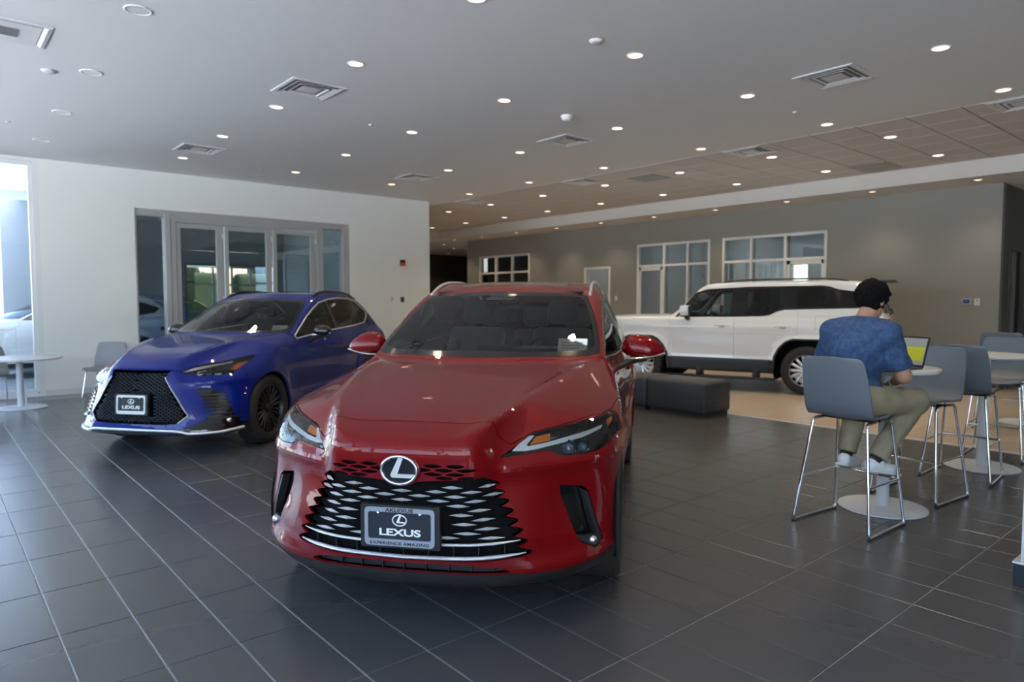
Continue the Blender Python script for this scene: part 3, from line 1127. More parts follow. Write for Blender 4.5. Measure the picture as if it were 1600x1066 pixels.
def emblem(parent, M4, w, h, name='emblem'):
    """chrome oval with the slanted letter over a dark disc; built in its own x-right, y-up plane"""
    bm = bmesh.new()
    tube(bm, [M4 @ Vector((w / 2 * math.cos(a), h / 2 * math.sin(a), .006)) for a in [2 * math.pi * k / 40 for k in range(40)]], w * .042, 8, closed=True)
    o = obj(name, bm, M['chrome'], parent, 50)
    bm = bmesh.new()
    plate(bm, [(w * .49 * math.cos(a), h * .49 * math.sin(a)) for a in [2 * math.pi * k / 40 for k in range(40)]], -.012, .003, lambda a, b, c: M4 @ Vector((a, b, c)))
    obj('emblem_disc', bm, M['gloss_black'], o)
    bm = bmesh.new()
    L = [(.13, .47), (-.005, .47), (-.225, -.12), (-.235, -.20), (-.19, -.26), (.36, -.26), (.43, -.13), (-.04, -.13)]
    plate(bm, [(a * w, b * h) for a, b in L], .003, .011, lambda a, b, c: M4 @ Vector((a, b, c)))
    obj('emblem_letter', bm, M['satin_silver'], o)
    return o


def rrect(w, h, r, n=5):
    out = []
    for cx, cy, a0 in ((w / 2 - r, h / 2 - r, 0), (-w / 2 + r, h / 2 - r, 90), (-w / 2 + r, -h / 2 + r, 180), (w / 2 - r, -h / 2 + r, 270)):
        for k in range(n + 1):
            a = R(a0 + 90 * k / n)
            out.append((cx + r * math.cos(a), cy + r * math.sin(a)))
    return out


def ring_plate(bm, outer, inner, z0, z1, M4):
    n = len(outer)
    rows = [[bm.verts.new(M4 @ Vector((p[0], p[1], z))) for p in pl] for pl, z in ((outer, z0), (outer, z1), (inner, z1), (inner, z0))]
    for k in range(4):
        A, B = rows[k], rows[(k + 1) % 4]
        for i in range(n):
            bm.faces.new((A[i], A[(i + 1) % n], B[(i + 1) % n], B[i]))


def licence_plate(parent, M4, top_text, bottom_text, frame_m, w=.335, h=.178):
    V = lambda a, b, c: M4 @ Vector((a, b, c))
    bm = bmesh.new()
    plate(bm, rrect(w * 1.13, h * 1.12, .008), -.03, .002, V)
    o = obj('licence_plate', bm, M['satin_black'], parent)
    bm = bmesh.new()
    plate(bm, rrect(w * .95, h * .93, .012), .002, .004, V)
    obj('plate_sheet', bm, M['plate_navy'], o)
    bm = bmesh.new()
    ri = [(a, b + .005) for a, b in rrect(w - .034, h - .052, .012)]
    ring_plate(bm, rrect(w, h, .02), ri, .002, .009, M4)
    obj('plate_frame', bm, frame_m, o)
    for s in (-1, 1):
        bm = bmesh.new()
        bmesh.ops.create_uvsphere(bm, u_segments=12, v_segments=8, radius=.009, matrix=M4 @ Matrix.Translation((s * .10, h * .36, .008)))
        obj('plate_screw', bm, M['chrome'], o, 60)
    T = Matrix.Translation
    if top_text:
        text_obj('frame_lettering', top_text, .021, M['black_print'], o, M4 @ T((0, h / 2 - .0115, .0095)), .0006, 1.5, 1, .0006)
    if bottom_text:
        text_obj('frame_lettering', bottom_text, .019, M['black_print'], o, M4 @ T((0, -h / 2 + .0125, .0095)), .0006, 1.42, 1.02, .0003)
    text_obj('plate_lettering', 'LEXUS', .044, M['white_print'], o, M4 @ T((0, -.027, .0046)), .0006, 1.62, .98, .0013)
    bm = bmesh.new()
    c = M4 @ T((0, .031, .005))
    w2, h2 = .066, .050
    tube(bm, [c @ Vector((w2 / 2 * math.cos(a), h2 / 2 * math.sin(a), 0)) for a in [2 * math.pi * k / 28 for k in range(28)]], .003, 6, closed=True)
    L = [(.13, .45), (-.01, .45), (-.21, -.10), (-.22, -.20), (-.18, -.25), (.36, -.25), (.41, -.13), (-.03, -.13)]
    plate(bm, [(a * w2, b * h2) for a, b in L], -.001, .001, lambda a, b, cc: c @ Vector((a, b, cc)))
    obj('plate_logo', bm, M['white_print'], o)
    return o


def facing(p, tilt=0., yaw=0.):
    """plane at p whose x runs to the viewer's right when seen from the car's front, y up, z forward"""
    m = Matrix(((0, 0, 1, 0), (1, 0, 0, 0), (0, 1, 0, 0), (0, 0, 0, 1)))
    return Matrix.Translation(p) @ Matrix.Rotation(yaw, 4, 'Z') @ Matrix.Rotation(-tilt, 4, 'Y') @ m


def arch_liner(parent, x, r, y0, y1, zc):
    for s in (-1, 1):
        bm = bmesh.new()
        n = 20
        A = []
        for k in range(n + 1):
            a = R(-20 + 220 * k / n)
            A.append([bm.verts.new((x + r * math.cos(a), s * y, zc + r * math.sin(a))) for y in (y0, y1)])
        for p, q in zip(A, A[1:]):
            bm.faces.new((p[0], p[1], q[1], q[0]))
        c = bm.verts.new((x, s * y0, zc))
        for p, q in zip(A, A[1:]):
            bm.faces.new((p[0], q[0], c))
        obj('wheel_arch_liner', bm, M['well_black'], parent)
# ------------------------------------------------------------------ red crossover: the body as a formula (x forward, y left, z up; metres)
def red_shape():
    W = lut([-2.5, -2.3, -2.0, -1.425, -.9, 0, .8, 1.2, 1.5, 1.8, 2.05, 2.4], [.83, .91, .965, .990, .965, .95, .95, .965, .978, .980, .968, .92], .05)
    ZS = lut([.15, .3, .4, .55, .7, .82, .95, 1.03, 1.10, 1.2], [.055, .02, .012, .016, .006, 0., .012, .035, .085, .20], .025)
    Fz = lut([.1, .2, .27, .34, .45, .6, .72, .80, .87, .91, 1.0], [2.26, 2.315, 2.345, 2.352, 2.357, 2.362, 2.368, 2.375, 2.372, 2.355, 2.33], .018)
    Chi = lut([0, .2, .31, .37, .42, .50, .6, .7, .8, .88, .94, .98, 1.1], [0, .008, .022, .055, .115, .165, .225, .295, .375, .46, .57, .72, 1.6], .015)
    Clo = lut([0, .3, .42, .52, .6, .7, .8, .88, .93, .965, .99, 1.1], [0, .022, .052, .095, .14, .215, .31, .41, .48, .56, .70, 1.6], .02)
    Tz = lut([-.6, .6, .9, 1.2, 1.6, 1.9, 2.1, 2.17, 2.25, 2.36, 2.5], [1.20, 1.185, 1.160, 1.128, 1.078, 1.035, .998, .980, .950, .893, .82], .02)
    YS = lut([-.5, .5, 1.0, 1.4, 1.66, 1.9, 2.05, 2.17, 2.36, 2.5], [.9, .82, .745, .67, .60, .535, .50, .465, .335, .30], .03)
    SL = lut([-.5, .6, 1.2, 1.66, 1.9, 2.05, 2.17, 2.4], [.55, .5, .40, .35, .42, .52, .65, .9], .03)
    CT = lut([-2.6, -2.42, -2.25, -2.05, -1.8, -1.5, -1.0, -.6, -.25, 0., .2, .5, .85, 1.0, 1.3], [.95, 1.12, 1.31, 1.50, 1.63, 1.69, 1.722, 1.715, 1.675, 1.615, 1.537, 1.403, 1.240, 1.168, 1.02], .03)
    CW = lut([.9, 1.05, 1.12, 1.2, 1.3, 1.4, 1.5, 1.58, 1.64, 1.7], [1.0, .965, .935, .905, .868, .828, .783, .742, .705, .66], .015)

    def F(x, y, z):
        ay = np.abs(y)
        # front corner: blend of the two plan outlines
        wz = step01(z, .42, .72)
        c = Clo(ay) * (1 - wz) + Chi(ay) * wz
        # lower bumper corner kicks out
        c = c - .035 * np.exp(-((z - .30) / .05) ** 2) * step01(ay, .45, .75)
        # hollow beside the grille, round the side vents
        c = c + .035 * np.exp(-((z - .55) / .13) ** 2) * np.exp(-((ay - .72) / .11) ** 2)
        # ledge under the lamps
        c = c - .012 * np.exp(-((z - .765) / .03) ** 2) * step01(ay, .4, .5)
        # lamp face leans back above the ledge
        c = c + softplus(z - .80, .06) * .9 * step01(ay, .31, .53)
        fr = x - (Fz(z) - c)
        # the mouth leans back inside the teeth line
        s = ay - (W(x) - ZS(z))
        # arches swell
        for wx in (1.425, -1.425):
            r = np.sqrt((x - wx) ** 2 + (z - .38) ** 2)
            s = s - .020 * np.exp(-((r - .44) / .07) ** 2) * (z > .1)
        # door hollow and rocker
        s = s + .022 * np.exp(-((z - .52) / .12) ** 2) * np.exp(-(x / .75) ** 2)
        s = s - .012 * np.exp(-((z - .30) / .05) ** 2) * np.exp(-(x / .8) ** 4)
        rr = (-2.47 + .45 * softplus(ay - .55, .3) ** 1.0 * .9 + .10 * softplus(z - .85, .1) + .10 * softplus(.45 - z, .1)) - x
        ys = YS(x)
        t = z - (Tz(x) - SL(x) * softplus(ay - ys, .05) - .03 * (ay / .9) ** 2 * step01(x, 2.2, .8) + .010 * np.exp(-((ay - ys + .06) / .06) ** 2) * step01(x, .6, 1.2))
        bot = (.215 + .05 * step01(x, 2.0, 2.4) * 0) - z
        low = smax(smax(smax(fr, s, .05), rr, .12), t, .035)
        low = smax(low, bot, .03)
        cw = CW(z) - .120 * step01(x, -.5, 1.1) - .14 * step01(x, -.9, -2.5)
        ct = z - (CT(x + .36 * ay * ay * step01(x, -1.2, -.2) - .25 * ay * ay * step01(x, -1.2, -2.0)) - .055 * ay * ay)
        cab = smax(smax(ay - cw, ct, .05), .95 - z, .02)
        return smin(low, cab, .02)
    return F
# ------------------------------------------------------------------ red crossover
def build_red():
    F = red_shape()
    s = Shell(F, (-2.62, 0, .1), (2.5, 1.10, 1.82), .0165)
    paint = mat('red paint', (.165, .0003, .0026), .38, .12, coat=1., coat_rough=.012, spec=.08, coat_ior=1.38)
    root = empty('car', (3.492, 4.164, 0), 3.8118, 'dark red crossover parked in the middle foreground, its wide silver-slatted grille facing the camera', 'car')
    circ = lambda cx, cz, r, n=44: [(cx + r * math.cos(2 * math.pi * k / n), cz + r * math.sin(2 * math.pi * k / n)) for k in range(n)]
    sidet = lambda c, n: n.y > .15 and c.y > .5
    for wx in (1.425, -1.425):
        s.imprint(circ(wx, .385, .415), (0, 2), lambda c, n: c.y > .55 and c.z < .95, 'arch')
    # lamps
    s.imprint([(1.60, .74), (3, .74), (3, 1.02), (1.60, 1.02)], (0, 2), lambda c, n: n.x > -.1 and c.x > 1.4 and c.y > .3, 'zone', 'body')
    lamp = [(.436, .819), (.50, .862), (.565, .911), (.643, .924), (.74, .934), (.86, .950), (.94, .972), (1.1, .98), (1.1, .90), (.945, .86), (.915, .83), (.88, .812), (.80, .801), (.703, .807), (.645, .833), (.55, .828)]
    s.imprint(lamp, (1, 2), lambda c, n: n.x > -.05, 'headlamp', 'zone')
    s.assign('body', lambda c, n: True, ('zone',))
    # mouth with toothed sides
    tips = [(.437, .702), (.460, .657), (.480, .618), (.501, .575), (.524, .530), (.547, .486), (.568, .436), (.588, .382)]
    ins = [(.410, .682), (.427, .638), (.443, .597), (.462, .554), (.484, .511), (.505, .463), (.526, .413)]
    mouth = [(-.1, .712), (.05, .716), (.10, .724), (.28, .736), (.372, .742)]
    for i, t in enumerate(tips):
        mouth += [(t[0] - .010, t[1] + .009), (t[0], t[1] + .002), (t[0] - .008, t[1] - .006)]
        if i < len(ins): mouth.append(ins[i])
    mouth += [(.556, .368), (.40, .356), (.27, .354), (-.1, .354)]
    s.imprint(mouth, (1, 2), lambda c, n: n.x > .2, 'mouth', 'body')
    pool = s.pool(lambda c, n: c.x > 2.2 and .70 < c.z < .83 and c.y < .45)
    for row, z in enumerate((.799, .780, .761, .743)):
        for k in range(0, 8):
            y = .051 * k
            if (k + row) % 2 == 0 or y < .075 or y > .345 or (row == 0 and y > .33): continue
            if row == 3 and y < .15: continue
            hw, hh = .043, .0080
            s.imprint([(y - hw, z), (y - hw * .45, z + hh * .75), (y, z + hh), (y + hw * .45, z + hh * .75), (y + hw, z), (y + hw * .45, z - hh * .75), (y, z - hh), (y - hw * .45, z - hh * .75)], (1, 2), lambda c, n: n.x > .2, 'hole', 'body', pool)
    s.imprint([(.695, .662), (.795, .640), (.825, .615), (.893, .372), (.885, .352), (.86, .340), (.795, .385), (.755, .47), (.70, .61)], (1, 2), lambda c, n: n.x > .1, 'vent', 'body')
    s.imprint([(-.1, .335), (.3, .334), (.44, .318), (.492, .296), (.45, .290), (-.1, .300)], (1, 2), lambda c, n: n.x > .2, 'slot', 'body')
    s.imprint([(-.1, .292), (.3, .290), (.5, .284), (.7, .276), (.86, .285), (.955, .325), (1.2, .34), (1.2, .1), (-.1, .1)], (1, 2), lambda c, n: c.x > 1.3, 'lip', 'body')
    s.imprint([(-1.8, .315), (1.6, .315), (1.6, .1), (-1.8, .1)], (0, 2), lambda c, n: c.y > .3, 'sill', 'body')
    # glass
    ws = [(-.1, 1.180), (.4, 1.183), (.70, 1.180), (.79, 1.195), (.775, 1.27), (.735, 1.40), (.665, 1.54), (.635, 1.588), (.58, 1.600), (.3, 1.612), (-.1, 1.618)]
    s.imprint(ws, (1, 2), lambda c, n: n.x > .12 and c.x > -.5, 'frit', 'body')
    wi = [(-.1, 1.212), (.4, 1.212), (.68, 1.215), (.745, 1.235), (.735, 1.29), (.695, 1.41), (.635, 1.53), (.595, 1.572), (.54, 1.580), (.10, 1.588), (.09, 1.55), (-.1, 1.545)]
    s.imprint(wi, (1, 2), lambda c, n: n.x > .12 and c.x > -.5, 'windscreen', 'frit')
    dlo = [(.60, 1.165), (.47, 1.245), (.28, 1.35), (.05, 1.462), (-.2, 1.545), (-.5, 1.592), (-.9, 1.605), (-1.3, 1.585), (-1.65, 1.50), (-1.95, 1.39), (-1.86, 1.30), (-1.5, 1.235), (-1.0, 1.20), (-.4, 1.175), (.2, 1.155)]
    s.imprint(dlo, (0, 2), lambda c, n: n.y > .25 and c.z > 1.05, 'side_frame', 'body')
    fw = [(.52, 1.185), (.30, 1.315), (.05, 1.437), (-.2, 1.517), (-.385, 1.552), (-.385, 1.200), (.1, 1.180)]
    rw = [(-.465, 1.562), (-.9, 1.580), (-1.27, 1.560), (-1.42, 1.528), (-1.36, 1.245), (-1.0, 1.222), (-.465, 1.202)]
    qw = [(-1.46, 1.515), (-1.65, 1.472), (-1.90, 1.385), (-1.83, 1.318), (-1.5, 1.262), (-1.40, 1.255)]
    s.imprint(fw, (0, 2), lambda c, n: n.y > .25 and c.z > 1.05, 'fwin', 'side_frame')
    s.imprint(rw, (0, 2), lambda c, n: n.y > .25 and c.z > 1.05, 'rwin', 'side_frame')
    s.imprint(qw, (0, 2), lambda c, n: n.y > .25 and c.z > 1.05, 'qwin', 'side_frame')
    s.imprint([(-.1, 1.22), (.70, 1.22), (.60, 1.50), (-.1, 1.56)], (1, 2), lambda c, n: n.x < -.2 and c.x < -1.7, 'backlight', 'body')
    s.imprint([(-.30, -.1), (-.30, .40), (-.36, .46), (-1.55, .44), (-1.62, .38), (-1.62, -.1)], (0, 1), lambda c, n: n.z > .6 and c.z > 1.5, 'sunroof', 'body')
    s.imprint([(.60, .88), (.99, .90), (.99, .98), (.55, .97)], (1, 2), lambda c, n: n.x < -.05 and c.x < -1.9, 'tail', 'body')
    # panels
    hood = [(2.196, -.1), (2.204, .24), (2.19, .42), (2.165, .476), (2.065, .552), (1.985, .645), (1.875, .752), (1.71, .868), (1.58, .915), (1.22, .952), (.85, .945), (.66, .90), (.63, .83), (.72, .77), (.85, .60), (.97, .3), (.985, -.1)]
    s.imprint(hood, (0, 1), lambda c, n: n.z > .25 and c.z > .85, 'hood', 'body')
    s.imprint([(1.79, 0), (2.8, 0), (2.8, 1.3), (1.79, 1.3)], (0, 2), lambda c, n: True, 'bumper', 'body')
    s.imprint([(.70, 1.12), (.72, .9), (.70, .36), (.62, .32), (-.42, .32), (-.42, 1.16), (.2, 1.14)], (0, 2), sidet, 'fdoor', 'body')
    s.imprint([(-.425, 1.17), (-.425, .32), (-.95, .32), (-1.06, .55), (-1.30, .78), (-1.46, .95), (-1.42, 1.22), (-1.0, 1.19)], (0, 2), sidet, 'rdoor', 'body')
    g = dict(gap=.0022, rim=.016)
    s.part('hood', 'hood', paint, root, gap=.0036, rim=.02)
    fb = s.part('bumper', 'front_bumper', paint, root, **g)[0]
    s.part('body', 'body_shell', paint, root, gap=.0012, rim=.02)
    for o in s.part('fdoor', 'front_door', paint, root, 'both', **g) + s.part('rdoor', 'rear_door', paint, root, 'both', **g):
        sg = 1 if o.data.vertices[0].co.y > 0 else -1
        bm = bmesh.new()
        xh = -.26 if o.name.startswith('front') else -1.12
        P = [s.side(xh + t, 1.03 - .01 * (t / .12) ** 2, .028 * (1 - (abs(t) / .125) ** 4), sg)[0] for t in [-.12 + .024 * k for k in range(11)]]
        tube(bm, P, .012, 8)
        obj('door_handle', bm, paint, o, 50)
    s.part('lip', 'lower_lip', M['satin_black'], fb, gap=0, rim=.01)
    s.part('sill', 'sill', M['satin_black'], root, gap=0, rim=.01)
    glass = s.part('windscreen', 'windscreen', M['car_glass'], root, gap=0, rim=0)[0]
    s.part('frit', 'windscreen_border', M['gloss_black'], glass, gap=.002, rim=.004)
    for o in s.part('side_frame', 'window_frame', M['gloss_black'], root, 'both', gap=.001, rim=.012): pass
    s.part('fwin', 'side_window', M['car_glass'], root, 'both', gap=0, rim=0, offset=-.006)
    s.part('rwin', 'side_window', M['privacy_glass'], root, 'both', gap=0, rim=0, offset=-.006)
    s.part('qwin', 'side_window', M['privacy_glass'], root, 'both', gap=0, rim=0, offset=-.006)
    s.part('backlight', 'rear_window', M['privacy_glass'], root, gap=0, rim=0)
    s.part('sunroof', 'sunroof', mat('sunroof glass', (.03, .033, .035), .04, coat=1.), root, gap=.003, rim=.01)
    s.part('tail', 'tail_lamp', M['red_lens'], root, 'both', gap=.002, rim=.01)
    # backing of the openings
    bk = s.part('mouth', 'grille_backing', M['well_black'], fb, gap=0, rim=0, offset=-.042)[0]
    s.part('hole', 'mesh_backing', M['well_black'], fb, 'both', gap=0, rim=.0, offset=-.022)
    s.part('slot', 'lower_intake', M['satin_black'], fb, gap=0, rim=0, offset=-.03)
    for o in s.part('vent', 'side_vent', M['gloss_black'], fb, 'both', gap=0, rim=0, offset=-.05):
        sg = 1 if o.data.vertices[0].co.y > 0 else -1
        bm = bmesh.new()
        p, n = s.front(.852 * sg, .375)
        bmesh.ops.create_uvsphere(bm, u_segments=20, v_segments=12, radius=.024, matrix=Matrix.Translation(p - n * .006))
        obj('fog_lamp', bm, M['reflector'], o, 60)
        bm = bmesh.new()
        decal(bm, [((y) * sg, z) for y, z in ((.765, .415), (.795, .388), (.86, .344), (.888, .355), (.886, .40))], s.front, -.002, .03, .02)
        decal(bm, [((y) * sg, z) for y, z in ((.80, .625), (.822, .61), (.888, .378), (.875, .376))], s.front, -.001, .04, .02)
        obj('vent_trim', bm, M['satin_black'], o)
    # slats
    sl = bmesh.new()
    w, h, d = .5, .5, .5
    pts = [(-.5, 0), (-.2, .34), (0, .5), (.2, .34), (.5, 0), (.2, -.34), (0, -.5), (-.2, -.34)]
    back = [sl.verts.new((a, b, 0)) for a, b in pts]
    r1, r2 = sl.verts.new((-.16, .0, 1)), sl.verts.new((.16, .0, 1))
    for i in range(8):
        j = (i + 1) % 8
        if i in (0, 7): tri = [back[i], back[j], r1]
        elif i in (3, 4): tri = [back[i], back[j], r2]
        elif i in (1, 6): tri = [back[i], back[j], r1]
        else: tri = [back[i], back[j], r2]
        sl.faces.new(tri)
    sl.faces.new([back[2], r2, r1]); sl.faces.new([back[6], r1, r2])
    sl.faces.new(back[::-1])
    sme = bpy.data.meshes.new('grille_slat')
    bmesh.ops.recalc_face_normals(sl, faces=sl.faces[:]); sl.to_mesh(sme); sl.free()
    sme.materials.append(M['satin_silver'])
    plate_box = (-.205, .205, .405, .625)
    for row in range(13):
        z = .697 - .0215 * row
        k0 = (row + 1) % 2
        for k in range(-8, 9):
            if (k - k0) % 2: continue
            fan = .0790 + .030 * (.70 - z) / .3
            y = k * fan
            lim = np.interp(z, [.38, .70], [.562, .415])
            if abs(y) > lim - .018 or z < .445: continue
            if plate_box[0] < y < plate_box[1] and plate_box[2] < z < plate_box[3]: continue
            if abs(y) < .08 and z > .69: continue
            p, n = s.front(y, z, -.010)
            o = link('grille_slat', sme, None, fb)
            ww = fan * 1.30
            out = abs(y) + fan > lim
            if out:
                ww *= 1.15
            o.matrix_local = facing(p, math.asin(max(-1, min(1, n.z))) * .5, math.atan2(n.y, n.x)) @ Matrix.Diagonal((ww, .0175, .013, 1))
    for z0, yy, rr in ((.430, .535, .0095), (.366, .560, .013)):
        bm = bmesh.new()
        P = [s.front(y, z0 + .016 * (abs(y) / .55) ** 3, -.006 if rr < .009 else 0.)[0] for y in np.linspace(-yy, yy, 41)]
        tube(bm, P, [rr * (.25 + .75 * min(1, (yy - abs(y)) / .10)) for y in np.linspace(-yy, yy, 41)], 8, flat=.7)
        obj('grille_bar', bm, M['satin_silver'], fb, 50)
    bm = bmesh.new()
    for y in np.linspace(-.48, .48, 9):
        p, n = s.front(y, .395, -.038); box(bm, p.x - .01, p.x + .022, p.y - .002, p.y + .002, .372, .422)
        p, n = s.front(y * .9, .317, -.03); box(bm, p.x - .01, p.x + .018, p.y - .002, p.y + .002, .302, .333)
    obj('intake_ribs', bm, M['satin_black'], fb)
    emblem(fb, facing((2.383, 0, .778), R(-2)), .168, .128)
    bm = bmesh.new()
    lathe(bm, [(.094, -.02), (.098, -.004), (.092, .002), (.080, .003)], 40, 'z', facing((2.378, 0, .776), R(-2)) @ Matrix.Diagonal((1, .78, 1, 1)))
    obj('emblem_surround', bm, paint, fb, 50)
    licence_plate(fb, facing((2.383, 0, .515), 0), 'AKLEXUS', 'EXPERIENCE AMAZING', mat('grey plate frame', (.36, .40, .46), .3, .4))
    # headlamps
    for sg, hs in zip((1, -1), s.part('headlamp', 'headlamp', M['lens'], root, 'both', gap=.0022, rim=.0)):
        hl = hs
        fn = lambda y, z: s.front(y, z)
        mir = lambda P: [(a * sg, b) for a, b in P]
        bm = bmesh.new()
        decal(bm, mir([(.486, .846), (.546, .860), (.62, .868), (.69, .880), (.80, .899), (.885, .917), (.878, .902), (.80, .879), (.70, .863), (.602, .848), (.545, .842)]), fn, -.010, .008, .02)
        decal(bm, mir([(.486, .846), (.541, .903), (.572, .902), (.545, .868), (.55, .86)]), fn, -.010, .008, .02)
        obj('light_guide', bm, M['lamp_white'], hl)
        bm = bmesh.new()
        decal(bm, mir([(.560, .872), (.580, .902), (.645, .912), (.648, .882)]), fn, -.022, .006, .02)
        decal(bm, mir([(.905, .935), (.928, .948), (.934, .925), (.918, .905)]), fn, -.014, .006, .02)
        obj('amber_reflector', bm, M['amber'], hl)
        bm = bmesh.new()
        decal(bm, mir([(.650, .884), (.650, .912), (.71, .918), (.705, .905), (.685, .890)]), fn, -.022, .006, .02)
        decal(bm, mir([(.72, .905), (.72, .917), (.78, .924), (.77, .910)]), fn, -.022, .006, .02)
        decal(bm, mir([(.80, .915), (.80, .925), (.85, .935), (.845, .923)]), fn, -.022, .006, .02)
        obj('reflector_bowl', bm, M['reflector'], hl)
        for y, z, r in ((.745, .846, .030), (.815, .843, .024)):
            bm = bmesh.new()
            p, n = fn(y * sg, z)
            bmesh.ops.create_uvsphere(bm, u_segments=24, v_segments=14, radius=r, matrix=Matrix.Translation(p - n * .045))
            o = obj('projector_lens', bm, M['projector'], hl, 60)
            bm = bmesh.new()
            q = (p - n * .03)
            tube(bm, [q + Vector((0, 0, 1)) * (r + .004) * math.sin(a) + Vector((0, 1, 0)) * (r + .004) * math.cos(a) - Vector((1, 0, 0)) * 0 for a in [2 * math.pi * k / 20 for k in range(20)]], .004, 6, closed=True)
            obj('projector_ring', bm, M['reflector'], hl, 50)
    s.part('headlamp', 'headlamp_housing', M['lamp_dark'], root, 'both', gap=0, rim=0, offset=-.075)
    s.part('headlamp', 'headlamp_wall', M['lamp_dark'], root, 'both', gap=.001, rim=.0, offset=-.055)
    # chrome window line, roof rails, mirrors
    for sg in (1, -1):
        bm = bmesh.new()
        strip_on(bm, lambda x, z: s.side(x, z, 0, sg), dlo + [dlo[0]], .010, .004)
        obj('window_trim', bm, M['dark_chrome'], root, 40)
        bm = bmesh.new()
        P = []
        for t in np.linspace(0, 1, 25):
            x = -.16 - 1.65 * t
            p, n = s.top(x, .655 - .03 * t, 0)
            P.append(Vector((p.x, p.y * sg, p.z + .022 * min(1, math.sin(math.pi * t) * 2.2) - .004)))
        tube(bm, P, .011, 8, flat=1.3)
        obj('roof_rail', bm, M['satin_silver'], root, 50)
        # mirror
        bm = bmesh.new()
        bmesh.ops.create_uvsphere(bm, u_segments=32, v_segments=20, radius=1)
        for v in bm.verts:
            a, b, c = v.co
            yy = b * .158 ; k = 1 - .12 * max(0, b) ** 2
            zz = c * .108 * (1 - .16 * b) * k
            xx = a * .085 * (1 - .2 * b) if a > 0 else a * .03
            if c < -.25: zz = -.25 * .108 + (c + .25) * .055
            v.co = (xx, (yy + 1.075) * sg, zz + 1.190 - .012 * b)
        mo = obj('door_mirror', bm, paint, root, 60, (.17, 0, 0))
        bm = bmesh.new()
        tube(bm, [(.078 - .055 * t * t, (.950 + .280 * t) * sg, 1.128 + .036 * t - .010 * math.sin(math.pi * t)) for t in np.linspace(0, 1, 12)], .013, 8, flat=.8)
        obj('mirror_trim', bm, M['chrome'], mo, 50)
        bm = bmesh.new()
        tube(bm, [(0, 1.10 * sg, 1.135), (.0, 1.02 * sg, 1.12), (.01, .955 * sg, 1.09), (.02, .90 * sg, 1.06)], [.05, .055, .04, .04], 10, flat=.6)
        box(bm, -.032, -.025, .95 * sg - .0, 1.20 * sg, 1.14, 1.23, .004)
        obj('mirror_base', bm, M['satin_black'], mo, 50)
        for wx in (1.425, -1.425):
            wheel(root, 'front_wheel' if wx > 0 else 'rear_wheel', wx, .845 * sg, .385, .235, .272, 10, M['dark_alloy'], sg)
    arch_liner(root, 1.425, .43, .60, .955, .385)
    arch_liner(root, -1.425, .43, .60, .955, .385)
    bm = bmesh.new()
    box(bm, -2.2, 2.2, -.60, .60, .22, .34, .03)
    box(bm, .98, 1.9, -.60, .60, .3, .75, .03)
    obj('underbody', bm, M['well_black'], root)
    cabin(root, .80, -2.2, 1.17, .42, .86, 1.65, M['seat_grey'], dash_x=.40, seat_x=-.25)
    bm = bmesh.new()
    box(bm, .05, .10, -.13, .13, 1.475, 1.535, .015)
    tube(bm, [(.10, 0, 1.52), (.13, 0, 1.56)], .015, 6)
    o = obj('rear_view_mirror', bm, M['gloss_black'], root, 40)
    bm = bmesh.new()
    box(bm, .03, .15, -.12, .12, 1.55, 1.585, .02, Matrix.Translation((.01, 0, -.01)))
    obj('sensor_pod', bm, M['satin_black'], root, 40)
    # headliner
    bm = bmesh.new()
    box(bm, -1.9, -.15, -.60, .60, 1.615, 1.63, .01)
    obj('headliner', bm, M['dash'], root)
    s.bm.free()
    return root, s


red_car, red_shell = build_red()
